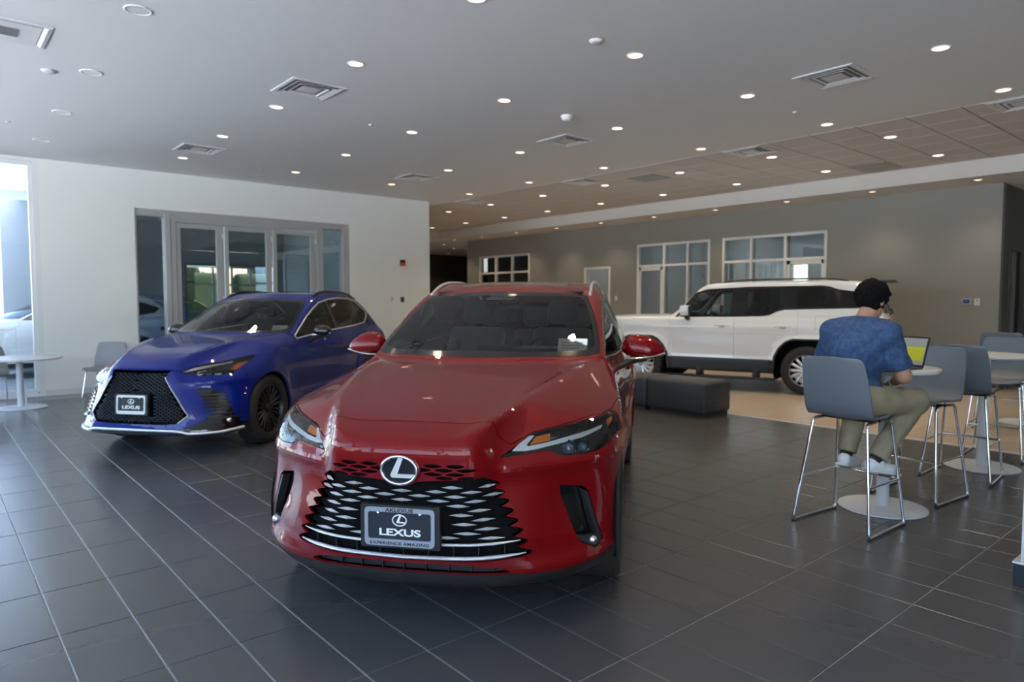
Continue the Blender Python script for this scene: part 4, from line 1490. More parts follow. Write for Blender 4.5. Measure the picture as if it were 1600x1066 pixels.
# ------------------------------------------------------------------ blue crossover: the body as a formula
def blue_shape():
    W = lut([-2.4, -2.2, -1.9, -1.345, -.9, 0, .7, 1.1, 1.45, 1.8, 2.3], [.78, .86, .915, .938, .915, .902, .912, .925, .938, .930, .88], .05)
    ZS = lut([.15, .3, .42, .55, .7, .82, .95, 1.03, 1.10, 1.2], [.055, .02, .010, .014, .006, 0., .012, .035, .085, .20], .025)
    Fz = lut([.1, .2, .26, .33, .40, .55, .70, .80, .86, .90, 1.0], [2.26, 2.31, 2.325, 2.315, 2.300, 2.285, 2.262, 2.235, 2.195, 2.15, 2.0], .018)
    Chi = lut([0, .2, .32, .40, .46, .54, .64, .74, .82, .88, .93, .97, 1.05], [0, .012, .035, .07, .115, .17, .24, .325, .42, .54, .70, .95, 1.6], .015)
    Clo = lut([0, .3, .45, .53, .60, .7, .8, .86, .905, .94, .97, 1.05], [0, .022, .05, .085, .13, .20, .29, .38, .48, .64, .9, 1.5], .02)
    Tz = lut([-.6, .6, .9, 1.2, 1.6, 1.9, 2.08, 2.16, 2.22, 2.5], [1.20, 1.185, 1.155, 1.12, 1.065, 1.00, .94, .90, .86, .72], .025)
    YS = lut([-.5, .5, 1.0, 1.4, 1.66, 1.9, 2.05, 2.2, 2.5], [.88, .80, .72, .64, .58, .50, .44, .38, .32], .03)
    SL = lut([-.5, .6, 1.2, 1.66, 1.9, 2.05, 2.4], [.40, .36, .27, .22, .22, .26, .4], .03)
    CT = lut([-2.5, -2.36, -2.2, -2.0, -1.8, -1.5, -1.0, -.6, -.25, 0., .2, .5, .85, .95, 1.25], [.95, 1.10, 1.27, 1.42, 1.53, 1.612, 1.672, 1.680, 1.655, 1.59, 1.515, 1.375, 1.20, 1.15, 1.0], .03)
    CW = lut([.9, 1.05, 1.12, 1.2, 1.3, 1.4, 1.5, 1.58, 1.64, 1.7], [.955, .920, .890, .858, .818, .775, .728, .688, .65, .60], .015)

    def F(x, y, z):
        ay = np.abs(y)
        wz = step01(z, .40, .74)
        c = Clo(ay) * (1 - wz) + Chi(ay) * wz
        c = c + .045 * np.exp(-((z - .52) / .12) ** 2) * np.exp(-((ay - .72) / .10) ** 2)
        c = c - .03 * np.exp(-((z - .26) / .05) ** 2) * step01(ay, .4, .7)
        c = c - .015 * np.exp(-((z - .735) / .03) ** 2) * step01(ay, .45, .6)
        c = c + softplus(z - .77, .05) * 1.0 * step01(ay, .36, .60)
        fr = x - (Fz(z) - c)
        s = ay - (W(x) - ZS(z))
        for wx in (1.345, -1.345):
            r = np.sqrt((x - wx) ** 2 + (z - .37) ** 2)
            s = s - .022 * np.exp(-((r - .43) / .07) ** 2) * (z > .1)
        s = s + .026 * np.exp(-((z - .50) / .12) ** 2) * np.exp(-(x / .75) ** 2)
        s = s - .014 * np.exp(-((z - .30) / .05) ** 2) * np.exp(-(x / .8) ** 4)
        rr = (-2.34 + .42 * softplus(ay - .55, .3) + .12 * softplus(z - .85, .1) + .10 * softplus(.45 - z, .1)) - x
        ys = YS(x)
        t = z - (Tz(x) - SL(x) * softplus(ay - ys, .05) - .03 * (ay / .9) ** 2 * step01(x, 2.1, .8) + .014 * np.exp(-((ay - ys + .07) / .07) ** 2) * step01(x, .5, 1.2))
        low = smax(smax(smax(fr, s, .05), rr, .12), t, .03)
        low = smax(low, .215 - z, .03)
        cw = CW(z) - .10 * step01(x, -.4, 1.05) - .16 * step01(x, -.9, -2.35)
        ct = z - (CT(x + .34 * ay * ay * step01(x, -1.2, -.2) - .25 * ay * ay * step01(x, -1.2, -2.0)) - .055 * ay * ay)
        cab = smax(smax(ay - cw, ct, .05), .95 - z, .02)
        return smin(low, cab, .02)
    return F
# ------------------------------------------------------------------ blue crossover
def build_blue():
    s = Shell(blue_shape(), (-2.5, 0, .1), (2.45, 1.05, 1.76), .021)
    paint = mat('blue paint', (.0015, .013, .175), .38, .12, coat=1., coat_rough=.012, spec=.08, coat_ior=1.38)
    root = empty('car', (3.36, 8.95, 0), 3.802, 'dark blue crossover with a black mesh spindle grille, parked by the white wall', 'car')
    circ = lambda cx, cz, r, n=40: [(cx + r * math.cos(2 * math.pi * k / n), cz + r * math.sin(2 * math.pi * k / n)) for k in range(n)]
    sidet = lambda c, n: n.y > .15 and c.y > .5
    for wx in (1.345, -1.345):
        s.imprint(circ(wx, .375, .405), (0, 2), lambda c, n: c.y > .5 and c.z < .95, 'arch')
    s.imprint([(1.46, .72), (3, .72), (3, 1.04), (1.46, 1.04)], (0, 2), lambda c, n: n.x > -.1 and c.x > 1.3 and c.y > .3, 'zone', 'body')
    lamp = [(.412, .838), (.478, .886), (.56, .908), (.655, .928), (.76, .965), (.83, .985), (.815, .90), (.795, .835), (.775, .806), (.70, .797), (.57, .793), (.48, .820)]
    s.imprint(lamp, (1, 2), lambda c, n: n.x > -.05, 'headlamp', 'zone')
    s.assign('body', lambda c, n: True, ('zone',))
    mouth = [(-.1, .862), (.33, .862), (.305, .795), (.37, .68), (.45, .56), (.545, .418), (.462, .345), (.30, .338), (-.1, .338)]
    s.imprint(mouth, (1, 2), lambda c, n: n.x > .15, 'mouth', 'body')
    vent = [(.555, .668), (.65, .666), (.745, .630), (.79, .57), (.845, .46), (.892, .33), (.93, .30), (1.1, .30), (1.1, .05), (-.1, .05), (-.1, .285), (.45, .275), (.55, .300), (.66, .36), (.735, .42), (.66, .53), (.61, .60)]
    s.imprint(vent, (1, 2), lambda c, n: n.x > -.2 and c.x > 1.5, 'lower', 'body')
    s.imprint([(-1.75, .30), (1.75, .30), (1.75, .1), (-1.75, .1)], (0, 2), lambda c, n: c.y > .3, 'sill', 'body')
    ws = [(-.1, 1.175), (.5, 1.175), (.70, 1.165), (.76, 1.18), (.74, 1.27), (.70, 1.38), (.64, 1.50), (.60, 1.545), (.54, 1.560), (.3, 1.575), (-.1, 1.580)]
    s.imprint(ws, (1, 2), lambda c, n: n.x > .12 and c.x > -.5, 'frit', 'body')
    s.imprint([(-.1, 1.205), (.65, 1.20), (.715, 1.22), (.70, 1.28), (.66, 1.39), (.60, 1.50), (.555, 1.530), (.3, 1.545), (-.1, 1.55)], (1, 2), lambda c, n: n.x > .12 and c.x > -.5, 'windscreen', 'frit')
    dlo = [(.60, 1.130), (.42, 1.235), (.216, 1.350), (0, 1.45), (-.2, 1.525), (-.5, 1.570), (-.8, 1.588), (-1.15, 1.58), (-1.38, 1.545), (-1.6, 1.46), (-1.78, 1.37), (-1.68, 1.30), (-1.47, 1.235), (-.9, 1.20), (-.22, 1.168), (.24, 1.13), (.58, 1.10)]
    t_ = lambda c, n: n.y > .22 and c.z > 1.04
    s.imprint(dlo, (0, 2), t_, 'side_frame', 'body')
    s.imprint([(.52, 1.135), (.24, 1.315), (0, 1.430), (-.2, 1.50), (-.36, 1.530), (-.36, 1.190), (.1, 1.155), (.40, 1.13)], (0, 2), t_, 'fwin', 'side_frame')
    s.imprint([(-.44, 1.545), (-.8, 1.562), (-1.12, 1.555), (-1.22, 1.545), (-1.26, 1.24), (-.9, 1.222), (-.44, 1.195)], (0, 2), t_, 'rwin', 'side_frame')
    s.imprint([(-1.27, 1.538), (-1.38, 1.515), (-1.58, 1.44), (-1.73, 1.368), (-1.65, 1.32), (-1.45, 1.258), (-1.31, 1.245)], (0, 2), t_, 'qwin', 'side_frame')
    s.imprint([(-.1, 1.22), (.62, 1.22), (.54, 1.48), (-.1, 1.54)], (1, 2), lambda c, n: n.x < -.2 and c.x < -1.6, 'backlight', 'body')
    s.imprint([(-.30, -.1), (-.30, .38), (-.36, .44), (-1.35, .42), (-1.42, .36), (-1.42, -.1)], (0, 1), lambda c, n: n.z > .6 and c.z > 1.5, 'sunroof', 'body')
    s.imprint([(.55, .88), (.99, .90), (.99, .98), (.50, .97)], (1, 2), lambda c, n: n.x < -.05 and c.x < -1.8, 'tail', 'body')
    s.imprint([(2.185, -.1), (2.165, .30), (2.13, .40), (1.985, .478), (1.85, .57), (1.70, .67), (1.50, .80), (1.30, .88), (.9, .90), (.66, .87), (.60, .80), (.70, .74), (.83, .5), (.93, .2), (.94, -.1)], (0, 1), lambda c, n: n.z > .25 and c.z > .85, 'hood', 'body')
    s.imprint([(1.70, 0), (2.8, 0), (2.8, 1.3), (1.70, 1.3)], (0, 2), lambda c, n: True, 'bumper', 'body')
    s.imprint([(.64, 1.09), (.68, .9), (.66, .36), (.58, .31), (-.40, .31), (-.40, 1.16), (.2, 1.125)], (0, 2), sidet, 'fdoor', 'body')
    s.imprint([(-.405, 1.165), (-.405, .31), (-.90, .31), (-1.0, .55), (-1.22, .78), (-1.36, .95), (-1.32, 1.22), (-.9, 1.195)], (0, 2), sidet, 'rdoor', 'body')
    g = dict(gap=.0022, rim=.014)
    s.part('hood', 'hood', paint, root, **g)
    fb = s.part('bumper', 'front_bumper', paint, root, **g)[0]
    s.part('body', 'body_shell', paint, root, gap=.001, rim=.014)
    for o in s.part('fdoor', 'front_door', paint, root, 'both', **g) + s.part('rdoor', 'rear_door', paint, root, 'both', **g):
        sg = 1 if o.data.vertices[0].co.y > 0 else -1
        bm = bmesh.new(); xh = -.22 if o.name.startswith('front') else -1.02
        tube(bm, [s.side(xh + t, 1.0, .026 * (1 - (abs(t) / .125) ** 4), sg)[0] for t in [-.12 + .03 * k for k in range(9)]], .012, 8)
        obj('door_handle', bm, paint, o, 50)
    lo = s.part('lower', 'lower_grille', M['gloss_black'], fb, gap=0, rim=.01, offset=-.004)[0]
    s.part('sill', 'sill', M['satin_black'], root, gap=0, rim=.01)
    glass = s.part('windscreen', 'windscreen', M['car_glass'], root, gap=0, rim=0)[0]
    s.part('frit', 'windscreen_border', M['gloss_black'], glass, gap=.002, rim=.004)
    s.part('side_frame', 'window_frame', M['gloss_black'], root, 'both', gap=.001, rim=.012)
    s.part('fwin', 'side_window', M['car_glass'], root, 'both', gap=0, rim=0, offset=-.006)
    s.part('rwin', 'side_window', M['privacy_glass'], root, 'both', gap=0, rim=0, offset=-.006)
    s.part('qwin', 'side_window', M['privacy_glass'], root, 'both', gap=0, rim=0, offset=-.006)
    s.part('backlight', 'rear_window', M['privacy_glass'], root, gap=0, rim=0)
    s.part('sunroof', 'sunroof', mat('sunroof glass dark', (.03, .033, .035), .04, coat=1.), root, gap=.003, rim=.01)
    s.part('tail', 'tail_lamp', M['red_lens'], root, 'both', gap=.002, rim=.01)
    s.part('mouth', 'grille_backing', M['well_black'], fb, gap=0, rim=0, offset=-.05)
    # mesh of the grille: rows of small blades
    lim = lambda z: np.interp(z, [.345, .418, .56, .68, .795, .862], [.462, .545, .45, .37, .305, .33])
    row = 0
    gm = bmesh.new()
    z = .372
    pb = (-.21, .21, .42, .625)
    while z < .85:
        bm = gm
        k0 = .5 if row % 2 else 0
        for k in range(-10, 11):
            y = (k + k0) * .056
            if abs(y) > lim(z) - .02 or (pb[0] < y < pb[1] and pb[2] < z < pb[3]): continue
            p, n = s.front(y, z, -.022)
            Mx = facing(p, 0, math.atan2(n.y, n.x))
            q = [bm.verts.new(Mx @ Vector(c)) for c in ((-.029, 0, 0), (-.010, .0085, .012), (.010, .0085, .012), (.029, 0, 0), (.010, -.0085, .010), (-.010, -.0085, .010))]
            b = bm.verts.new(Mx @ Vector((0, 0, -.02)))
            bm.faces.new(q)
            for i in range(6): bm.faces.new((q[i], q[(i + 1) % 6], b))
        z += .0165; row += 1
    obj('grille_mesh', gm, M['gloss_black'], fb)['kind'] = 'stuff'
    bm = bmesh.new()
    for y in (-.36, -.18, 0, .18, .36):
        p, n = s.front(y, .355, -.05); box(bm, p.x, p.x + .04, y - .004, y + .004, .338, .372)
    box(bm, s.front(.0, .37)[0].x - .05, s.front(0, .37)[0].x - .03, -.44, .44, .366, .374)
    obj('intake_ribs', bm, M['gloss_black'], fb)
    for sg in (1, -1):
        bm = bmesh.new()
        strip_on(bm, lambda y, z: s.front(y * sg, z), [(.305, .795), (.37, .68), (.45, .56), (.545, .418), (.462, .345)], .016, .006)
        obj('grille_trim', bm, mat('dark chrome', (.20, .20, .21), .2, 1.), fb, 40)
        bm = bmesh.new()
        for k in range(7):
            zz = .62 - .036 * k
            y0, y1 = .60 + .014 * k, .775 + .014 * k
            decal(bm, [(y0 * sg, zz), (y1 * sg, zz - .01), (y1 * sg, zz - .024), (y0 * sg, zz - .014)], s.front, .010, .012, .03)
        decal(bm, [(a * sg, b) for a, b in ((.70, .385), (.90, .385), (.905, .37), (.70, .37))], s.front, .008, .012, .03)
        obj('lower_grille_slat', bm, M['satin_black'], lo)
        bm = bmesh.new()
        p, n = s.front(.835 * sg, .352)
        bmesh.ops.create_uvsphere(bm, u_segments=16, v_segments=10, radius=.026, matrix=Matrix.Translation(p))
        obj('fog_lamp', bm, M['reflector'], lo, 60)
    bm = bmesh.new()
    ys_ = np.linspace(-.905, .905, 61)
    P = []
    for y in ys_:
        a = abs(y)
        z = np.interp(a, [0, .42, .50, .56, .80, .905], [.283, .277, .268, .248, .247, .262])
        P.append(s.front(y, z, .004)[0])
    tube(bm, P, .016, 8, flat=.9)
    obj('splitter_strip', bm, M['satin_silver'], lo, 50)
    emblem(fb, facing((s.front(0, .77)[0].x + .004, 0, .770), R(8)), .150, .120)
    licence_plate(fb, facing((s.front(0, .53)[0].x + .028, 0, .530), R(4)), '', '', mat('white plate frame', (.70, .72, .74), .3), .325, .185)
    for sg, hl in zip((1, -1), s.part('headlamp', 'headlamp', M['lens'], root, 'both', gap=.002, rim=0)):
        mir = lambda P: [(a * sg, b) for a, b in P]
        bm = bmesh.new()
        decal(bm, mir([(.428, .840), (.485, .878), (.56, .896), (.66, .912), (.70, .925), (.695, .912), (.62, .893), (.56, .875), (.49, .852)]), s.front, -.008, .006, .025)
        obj('light_guide', bm, M['lamp_white'], hl)
        bm = bmesh.new()
        decal(bm, mir([(.745, .85), (.752, .90), (.81, .915), (.79, .84)]), s.front, -.008, .006, .02)
        obj('amber_reflector', bm, M['amber'], hl)
        for a, b in ((.515, .565), (.575, .63), (.64, .705)):
            bm = bmesh.new()
            decal(bm, mir([(a, .845), (b, .858), (b, .808), (a + .02, .805)]), s.front, -.020, .004, .02)
            obj('reflector_bowl', bm, M['reflector'], hl)
    s.part('headlamp', 'headlamp_housing', M['lamp_dark'], root, 'both', gap=0, rim=0, offset=-.045)
    for sg in (1, -1):
        bm = bmesh.new()
        strip_on(bm, lambda x, z: s.side(x, z, 0, sg), dlo + [dlo[0]], .014, .006)
        obj('window_trim', bm, M['satin_silver'], root, 40)
        bm = bmesh.new()
        P = []
        for t in np.linspace(0, 1, 21):
            p, n = s.top(-.22 - 1.35 * t, .62 - .03 * t, 0)
            P.append(Vector((p.x, p.y * sg, p.z + .025 * min(1, math.sin(math.pi * t) * 2.4) - .004)))
        tube(bm, P, .014, 8, flat=1.3)
        obj('roof_rail', bm, M['gloss_black'], root, 50)
        bm = bmesh.new()
        bmesh.ops.create_uvsphere(bm, u_segments=28, v_segments=18, radius=1)
        for v in bm.verts:
            a, b, c = v.co
            zz = c * .085 * (1 - .16 * b)
            if c < -.2: zz = -.2 * .085 + (c + .2) * .045
            v.co = (a * (.08 if a > 0 else .03) * (1 - .2 * b), (b * .125 + 1.015) * sg, zz + 1.175)
        mo = obj('door_mirror', bm, M['gloss_black'], root, 60, (.30, 0, 0))
        bm = bmesh.new()
        tube(bm, [(.045 - .03 * t * t, (.90 + .23 * t) * sg, 1.128 + .028 * t) for t in np.linspace(0, 1, 10)], .012, 8, flat=.9)
        obj('mirror_trim', bm, M['chrome'], mo, 50)
        bm = bmesh.new()
        tube(bm, [(0, 1.03 * sg, 1.125), (.0, .96 * sg, 1.11), (.01, .90 * sg, 1.08), (.02, .86 * sg, 1.05)], [.045, .05, .04, .04], 10, flat=.6)
        obj('mirror_base', bm, M['satin_black'], mo, 50)
        for wx in (1.345, -1.345):
            wheel(root, 'front_wheel' if wx > 0 else 'rear_wheel', wx, .815 * sg, .375, .225, .262, 10, M['dark_alloy'], sg, True)
    arch_liner(root, 1.345, .42, .58, .915, .375)
    arch_liner(root, -1.345, .42, .58, .915, .375)
    bm = bmesh.new()
    box(bm, -2.1, 2.1, -.58, .58, .22, .34, .03); box(bm, .95, 1.8, -.58, .58, .3, .75, .03)
    obj('underbody', bm, M['well_black'], root)
    cabin(root, .75, -2.05, 1.13, .42, .82, 1.6, M['seat_grey'], dash_x=.36, seat_x=-.28)
    bm = bmesh.new(); box(bm, .02, .07, -.12, .12, 1.44, 1.50, .015); box(bm, .03, .13, -.10, .10, 1.51, 1.54, .01)
    obj('rear_view_mirror', bm, M['gloss_black'], root, 40)
    bm = bmesh.new(); box(bm, -1.7, -.15, -.56, .56, 1.585, 1.60, .01)
    obj('headliner', bm, M['dash'], root)
    s.bm.free()
    return root, s


blue_car, blue_shell = build_blue()
# ------------------------------------------------------------------ white boxy off-roader
def suv_shape():
    W = lut([-2.7, -2.4, -1.425, 0, 1.425, 2.0, 2.35], [.90, .93, .945, .940, .945, .93, .88], .05)
    ZS = lut([.2, .35, .5, .62, .8, 1.0, 1.12, 1.22, 1.30, 1.4], [.03, .0, .0, .012, .006, .0, .004, .022, .05, .08], .02)
    Fz = lut([.3, .45, .6, .9, 1.1, 1.2, 1.3], [2.18, 2.27, 2.29, 2.28, 2.26, 2.22, 2.15], .02)
    Cy = lut([0, .4, .7, .82, .90, .95, 1.05], [0, .02, .08, .16, .30, .5, 1.4], .02)
    Tz = lut([-3, .9, 1.2, 1.6, 2.0, 2.2, 2.4], [1.30, 1.30, 1.292, 1.285, 1.265, 1.235, 1.16], .03)
    CT = lut([-2.75, -2.62, -2.50, -2.40, -2.28, -2.05, -1.6, -.8, 0, .30, .45, .60, .92, 1.15, 1.4], [1.0, 1.25, 1.50, 1.75, 1.845, 1.885, 1.905, 1.905, 1.885, 1.860, 1.80, 1.66, 1.36, 1.22, 1.05], .022)
    CW = lut([1.1, 1.25, 1.4, 1.55, 1.7, 1.8, 1.88, 1.95], [.925, .905, .868, .835, .80, .775, .745, .70], .015)

    def F(x, y, z):
        ay = np.abs(y)
        fr = x - (Fz(z) - Cy(ay))
        s = ay - (W(x) - ZS(z))
        for wx in (1.425, -1.425):
            dx, dz = np.abs(x - wx), z - .40
            r = (dx ** 3 + np.maximum(dz, 0) ** 3) ** (1 / 3.)
            s = s - .040 * (1 - step01(r, .50, .60)) * step01(z, .2, .4)
        s = s - .02 * np.exp(-((z - 1.10) / .05) ** 2) * step01(x, -2.6, -.5) * .4
        rr = (-2.60 + .30 * softplus(ay - .62, .25) + .10 * softplus(.5 - z, .1)) - x
        t = z - (Tz(x) - .06 * softplus(ay - .60, .12) + .012 * step01(ay, .62, .52) * step01(x, .9, 1.1) - .25 * softplus(ay - .82, .05))
        low = smax(smax(smax(fr, s, .05), rr, .10), t, .05)
        low = smax(low, .33 - z, .03)
        cw = CW(z) - .05 * step01(x, .2, 1.2) - .07 * step01(x, -1.9, -2.6)
        ct = z - (CT(x + .14 * ay * ay * step01(x, -1.2, .2)) - .03 * ay * ay)
        cab = smax(smax(ay - cw, ct, .07), 1.0 - z, .02)
        cab = smax(cab, (-2.57 + .25 * softplus(ay - .55, .2) + (z - 1.3) * .33) - x, .06)
        return smin(low, cab, .02)
    return F


def build_suv():
    s = Shell(suv_shape(), (-2.75, 0, .2), (2.4, 1.08, 2.0), .023)
    paint = mat('pearl white paint', (.77, .79, .815), .28, 0, coat=1., coat_rough=.02)
    root = empty('car', (11.434, 7.052, 0), 1.882, 'white boxy off-roader seen from its side, standing on the beige floor', 'car')
    rad = lambda cx, cz, r, n=36: [(cx + r * math.cos(2 * math.pi * k / n), cz + r * math.sin(2 * math.pi * k / n)) for k in range(n)]
    t_ = lambda c, n: n.y > .2
    for wx in (1.425, -1.425):
        s.imprint([(wx - .52, .2), (wx - .49, .60), (wx - .42, .75), (wx - .32, .855), (wx - .22, .90), (wx + .22, .90), (wx + .32, .855), (wx + .42, .75), (wx + .49, .60), (wx + .52, .2)], (0, 2), lambda c, n: c.y > .5 and c.z < 1.0, 'arch')
        s.imprint([(wx - .56, .2), (wx - .515, .62), (wx - .44, .77), (wx - .335, .875), (wx - .225, .925), (wx + .225, .925), (wx + .335, .875), (wx + .44, .77), (wx + .515, .62), (wx + .56, .2)], (0, 2), lambda c, n: c.y > .6 and c.z < 1.1, 'clad', 'body')
    s.imprint([(-3, .555), (3, .555), (3, .1), (-3, .1)], (0, 2), lambda c, n: True, 'clad', 'body')
    dlo = [(.80, 1.262), (.55, 1.60), (.47, 1.69), (.25, 1.755), (-.44, 1.79), (-1.60, 1.80), (-1.72, 1.785), (-1.86, 1.735), (-2.1, 1.70), (-2.42, 1.70), (-2.47, 1.44), (-1.05, 1.40), (-.94, 1.37), (-.81, 1.305), (-.70, 1.29), (-.22, 1.275)]
    s.imprint(dlo, (0, 2), lambda c, n: n.y > .25 and c.z > 1.1, 'side_frame', 'body')
    s.imprint([(.74, 1.285), (.52, 1.585), (.43, 1.675), (.25, 1.715), (-.19, 1.735), (-.17, 1.300)], (0, 2), lambda c, n: n.y > .25 and c.z > 1.1, 'fwin', 'side_frame')
    s.imprint([(-.44, 1.75), (-.97, 1.765), (-.98, 1.42), (-.90, 1.395), (-.78, 1.33), (-.70, 1.315), (-.46, 1.31)], (0, 2), lambda c, n: n.y > .25 and c.z > 1.1, 'rwin', 'side_frame')
    s.imprint([(-1.24, 1.77), (-1.62, 1.772), (-1.80, 1.72), (-1.88, 1.45), (-1.24, 1.43)], (0, 2), lambda c, n: n.y > .25 and c.z > 1.1, 'rwin', 'side_frame')
    s.imprint([(-.1, 1.34), (.70, 1.34), (.755, 1.37), (.70, 1.66), (.64, 1.745), (-.1, 1.775)], (1, 2), lambda c, n: n.x > .3 and c.x > .2, 'windscreen', 'body')
    s.imprint([(-.1, 1.35), (.68, 1.35), (.62, 1.70), (-.1, 1.72)], (1, 2), lambda c, n: n.x < -.3 and c.x < -2, 'backlight', 'body')
    s.imprint([(-2.30, 1.245), (-2.9, 1.27), (-2.9, 1.12), (-2.36, 1.13), (-2.40, 1.18)], (0, 2), lambda c, n: c.y > .5 and c.x < -2.2, 'tail', 'body')
    s.imprint([(-2.43, 1.115), (-2.9, 1.115), (-2.9, .98), (-2.46, .98)], (0, 2), lambda c, n: c.y > .6 and c.x < -2.2, 'taildark', 'body')
    s.imprint([(.62, .88), (.9, .88), (.9, 1.08), (.62, 1.08)], (1, 2), lambda c, n: n.x > .1 and c.x > 1.9, 'headlamp', 'body')
    s.imprint([(-.1, .72), (.58, .72), (.50, 1.10), (-.1, 1.12)], (1, 2), lambda c, n: n.x > .3 and c.x > 2, 'mouth', 'body')
    s.imprint([(2.23, -.1), (2.21, .55), (2.1, .74), (1.20, .80), (1.17, .5), (1.20, -.1)], (0, 1), lambda c, n: n.z > .4 and c.z > 1.1 and c.x > 1.1, 'hood', 'body')
    s.imprint([(.90, 1.27), (.90, .56), (-.247, .56), (-.247, 1.28), (-.22, 1.275)], (0, 2), t_, 'fdoor', 'body')
    s.imprint([(-.247, 1.28), (-.247, .56), (-.86, .56), (-.96, .70), (-1.09, .90), (-1.275, 1.0), (-1.275, 1.40), (-1.05, 1.40), (-.94, 1.37), (-.81, 1.305), (-.70, 1.29)], (0, 2), t_, 'rdoor', 'body')
    s.imprint([(1.82, .555), (3, .555), (3, 1.3), (1.82, 1.3)], (0, 2), lambda c, n: True, 'bumper', 'body')
    s.imprint([(-1.54, 1.30), (-1.76, 1.30), (-1.76, 1.09), (-1.54, 1.09)], (0, 2), t_, 'flap', 'body')
    g = dict(gap=.003, rim=.014)
    s.part('hood', 'hood', paint, root, **g)
    s.part('bumper', 'front_bumper', paint, root, **g)
    s.part('body', 'body_shell', paint, root, gap=.001, rim=.014)
    s.part('flap', 'fuel_flap', paint, root, 'both', **g)
    for o in s.part('fdoor', 'front_door', paint, root, 'both', **g) + s.part('rdoor', 'rear_door', paint, root, 'both', **g):
        sg = 1 if o.data.vertices[0].co.y > 0 else -1
        bm = bmesh.new(); xh = -.05 if o.name.startswith('front') else -1.05
        tube(bm, [s.side(xh + t, 1.125, .034 * (1 - (abs(t) / .135) ** 4), sg)[0] for t in [-.13 + .026 * k for k in range(11)]], .013, 8)
        obj('door_handle', bm, paint, o, 50)
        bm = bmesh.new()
        decal(bm, [(xh + .055 * math.cos(a), 1.105 + .028 * math.sin(a)) for a in [2 * math.pi * k / 16 for k in range(16)]], lambda x, z: s.side(x, z, 0, sg), .0012, .004)  # flat oval; the shade of the cup is put into its grey
        obj('handle_cup_shade', bm, mat('shaded cup', (.33, .34, .35), .4) if 'cup' not in M else M['cup'], o)
    s.part('clad', 'wheel_arch_cladding', M['satin_black'], root, gap=0, rim=.012, offset=.004)
    gl = s.part('windscreen', 'windscreen', M['car_glass'], root, gap=0, rim=0)[0]
    s.part('side_frame', 'window_frame', M['gloss_black'], root, 'both', gap=0, rim=.012)
    s.part('fwin', 'side_window', M['car_glass'], root, 'both', gap=0, rim=0, offset=-.006)
    s.part('rwin', 'side_window', M['privacy_glass'], root, 'both', gap=0, rim=0, offset=-.006)
    s.part('backlight', 'rear_window', M['privacy_glass'], root, gap=0, rim=0)
    s.part('tail', 'tail_lamp', M['red_lens'], root, 'both', gap=.002, rim=.01, offset=.006)
    s.part('taildark', 'tail_lamp_base', M['gloss_black'], root, 'both', gap=.002, rim=.01)
    s.part('headlamp', 'headlamp', M['lens'], root, 'both', gap=.002, rim=0)
    s.part('headlamp', 'headlamp_housing', M['lamp_dark'], root, 'both', gap=0, rim=0, offset=-.04)
    gb = s.part('mouth', 'grille_backing', M['satin_black'], root, gap=0, rim=0, offset=-.05)[0]
    for k in range(7):
        z = .76 + .05 * k
        bm = bmesh.new()
        tube(bm, [s.front(y, z, -.006)[0] for y in np.linspace(-.50, .50, 15)], .012, 6, flat=.6)
        obj('grille_bar', bm, M['satin_silver'], gb, 50)
    bm = bmesh.new()
    box(bm, -2.66, -2.30, -.62, .62, 1.845, 1.875, .012)
    obj('roof_spoiler', bm, M['gloss_black'], root, 40)
    bm = bmesh.new(); tube(bm, [(-2.60, .62, 1.42), (-2.63, .60, 1.36), (-2.58, .58, 1.33)], .012, 6); tube(bm, [(-2.50, .60, 1.60), (-2.60, .62, 1.38)], .008, 6)
    obj('rear_wiper', bm, M['satin_black'], root)
    for sg in (1, -1):
        bm = bmesh.new()
        P = [s.top(.05 - 2.05 * t, .70, 0)[0] for t in np.linspace(0, 1, 15)]
        tube(bm, [Vector((p.x, p.y * sg, p.z + .035 * min(1, math.sin(math.pi * t) * 3) - .005)) for p, t in zip(P, np.linspace(0, 1, 15))], .018, 8, flat=.8)
        obj('roof_rail', bm, M['satin_black'], root, 50)
        bm = bmesh.new()
        box(bm, -.075, .085, .95 * sg, 1.16 * sg, 1.29, 1.475, .035)
        mo = obj('door_mirror', bm, paint, root, 40, (.56, 0, 0))
        bm = bmesh.new()
        box(bm, -.092, -.07, .965 * sg, 1.145 * sg, 1.305, 1.46, .006); tube(bm, [(0, 1.02 * sg, 1.30), (0, .98 * sg, 1.26), (0, .92 * sg, 1.24)], [.05, .05, .04], 8)
        obj('mirror_base', bm, M['satin_black'], mo, 40)
        bm = bmesh.new()
        box(bm, -.95, .95, .93 * sg, 1.05 * sg, .215, .255, .012)
        for x in (-.62, .35): box(bm, x - .04, x + .04, .72 * sg, .96 * sg, .225, .38, .01)
        obj('running_board', bm, M['satin_black'], root, 40)
        for wx in (1.425, -1.425):
            wheel(root, 'front_wheel' if wx > 0 else 'rear_wheel', wx, .855 * sg, .402, .25, .265, 14, M['alloy'], sg, False, .02, 0., 1.7)
    arch_liner(root, 1.425, .52, .60, .95, .40)
    arch_liner(root, -1.425, .52, .60, .95, .40)
    bm = bmesh.new(); box(bm, -2.4, 2.1, -.55, .55, .34, .5, .03); box(bm, -.2, .5, -.3, .3, .26, .4, .03); tube(bm, [(-1.425, -.7, .38), (-1.425, .7, .38)], .06, 8); tube(bm, [(1.425, -.7, .38), (1.425, .7, .38)], .05, 8)
    obj('underbody', bm, M['well_black'], root)
    cabin(root, 1.0, -2.35, 1.24, .60, .82, 1.85, M['dash'], dash_x=.55, seat_x=-.1)
    s.bm.free()
    return root, s


M['cup'] = mat('handle recess shade', (.42, .43, .44), .4)  # grey that stands for shade in the handle cups
white_suv, suv_shell = build_suv()

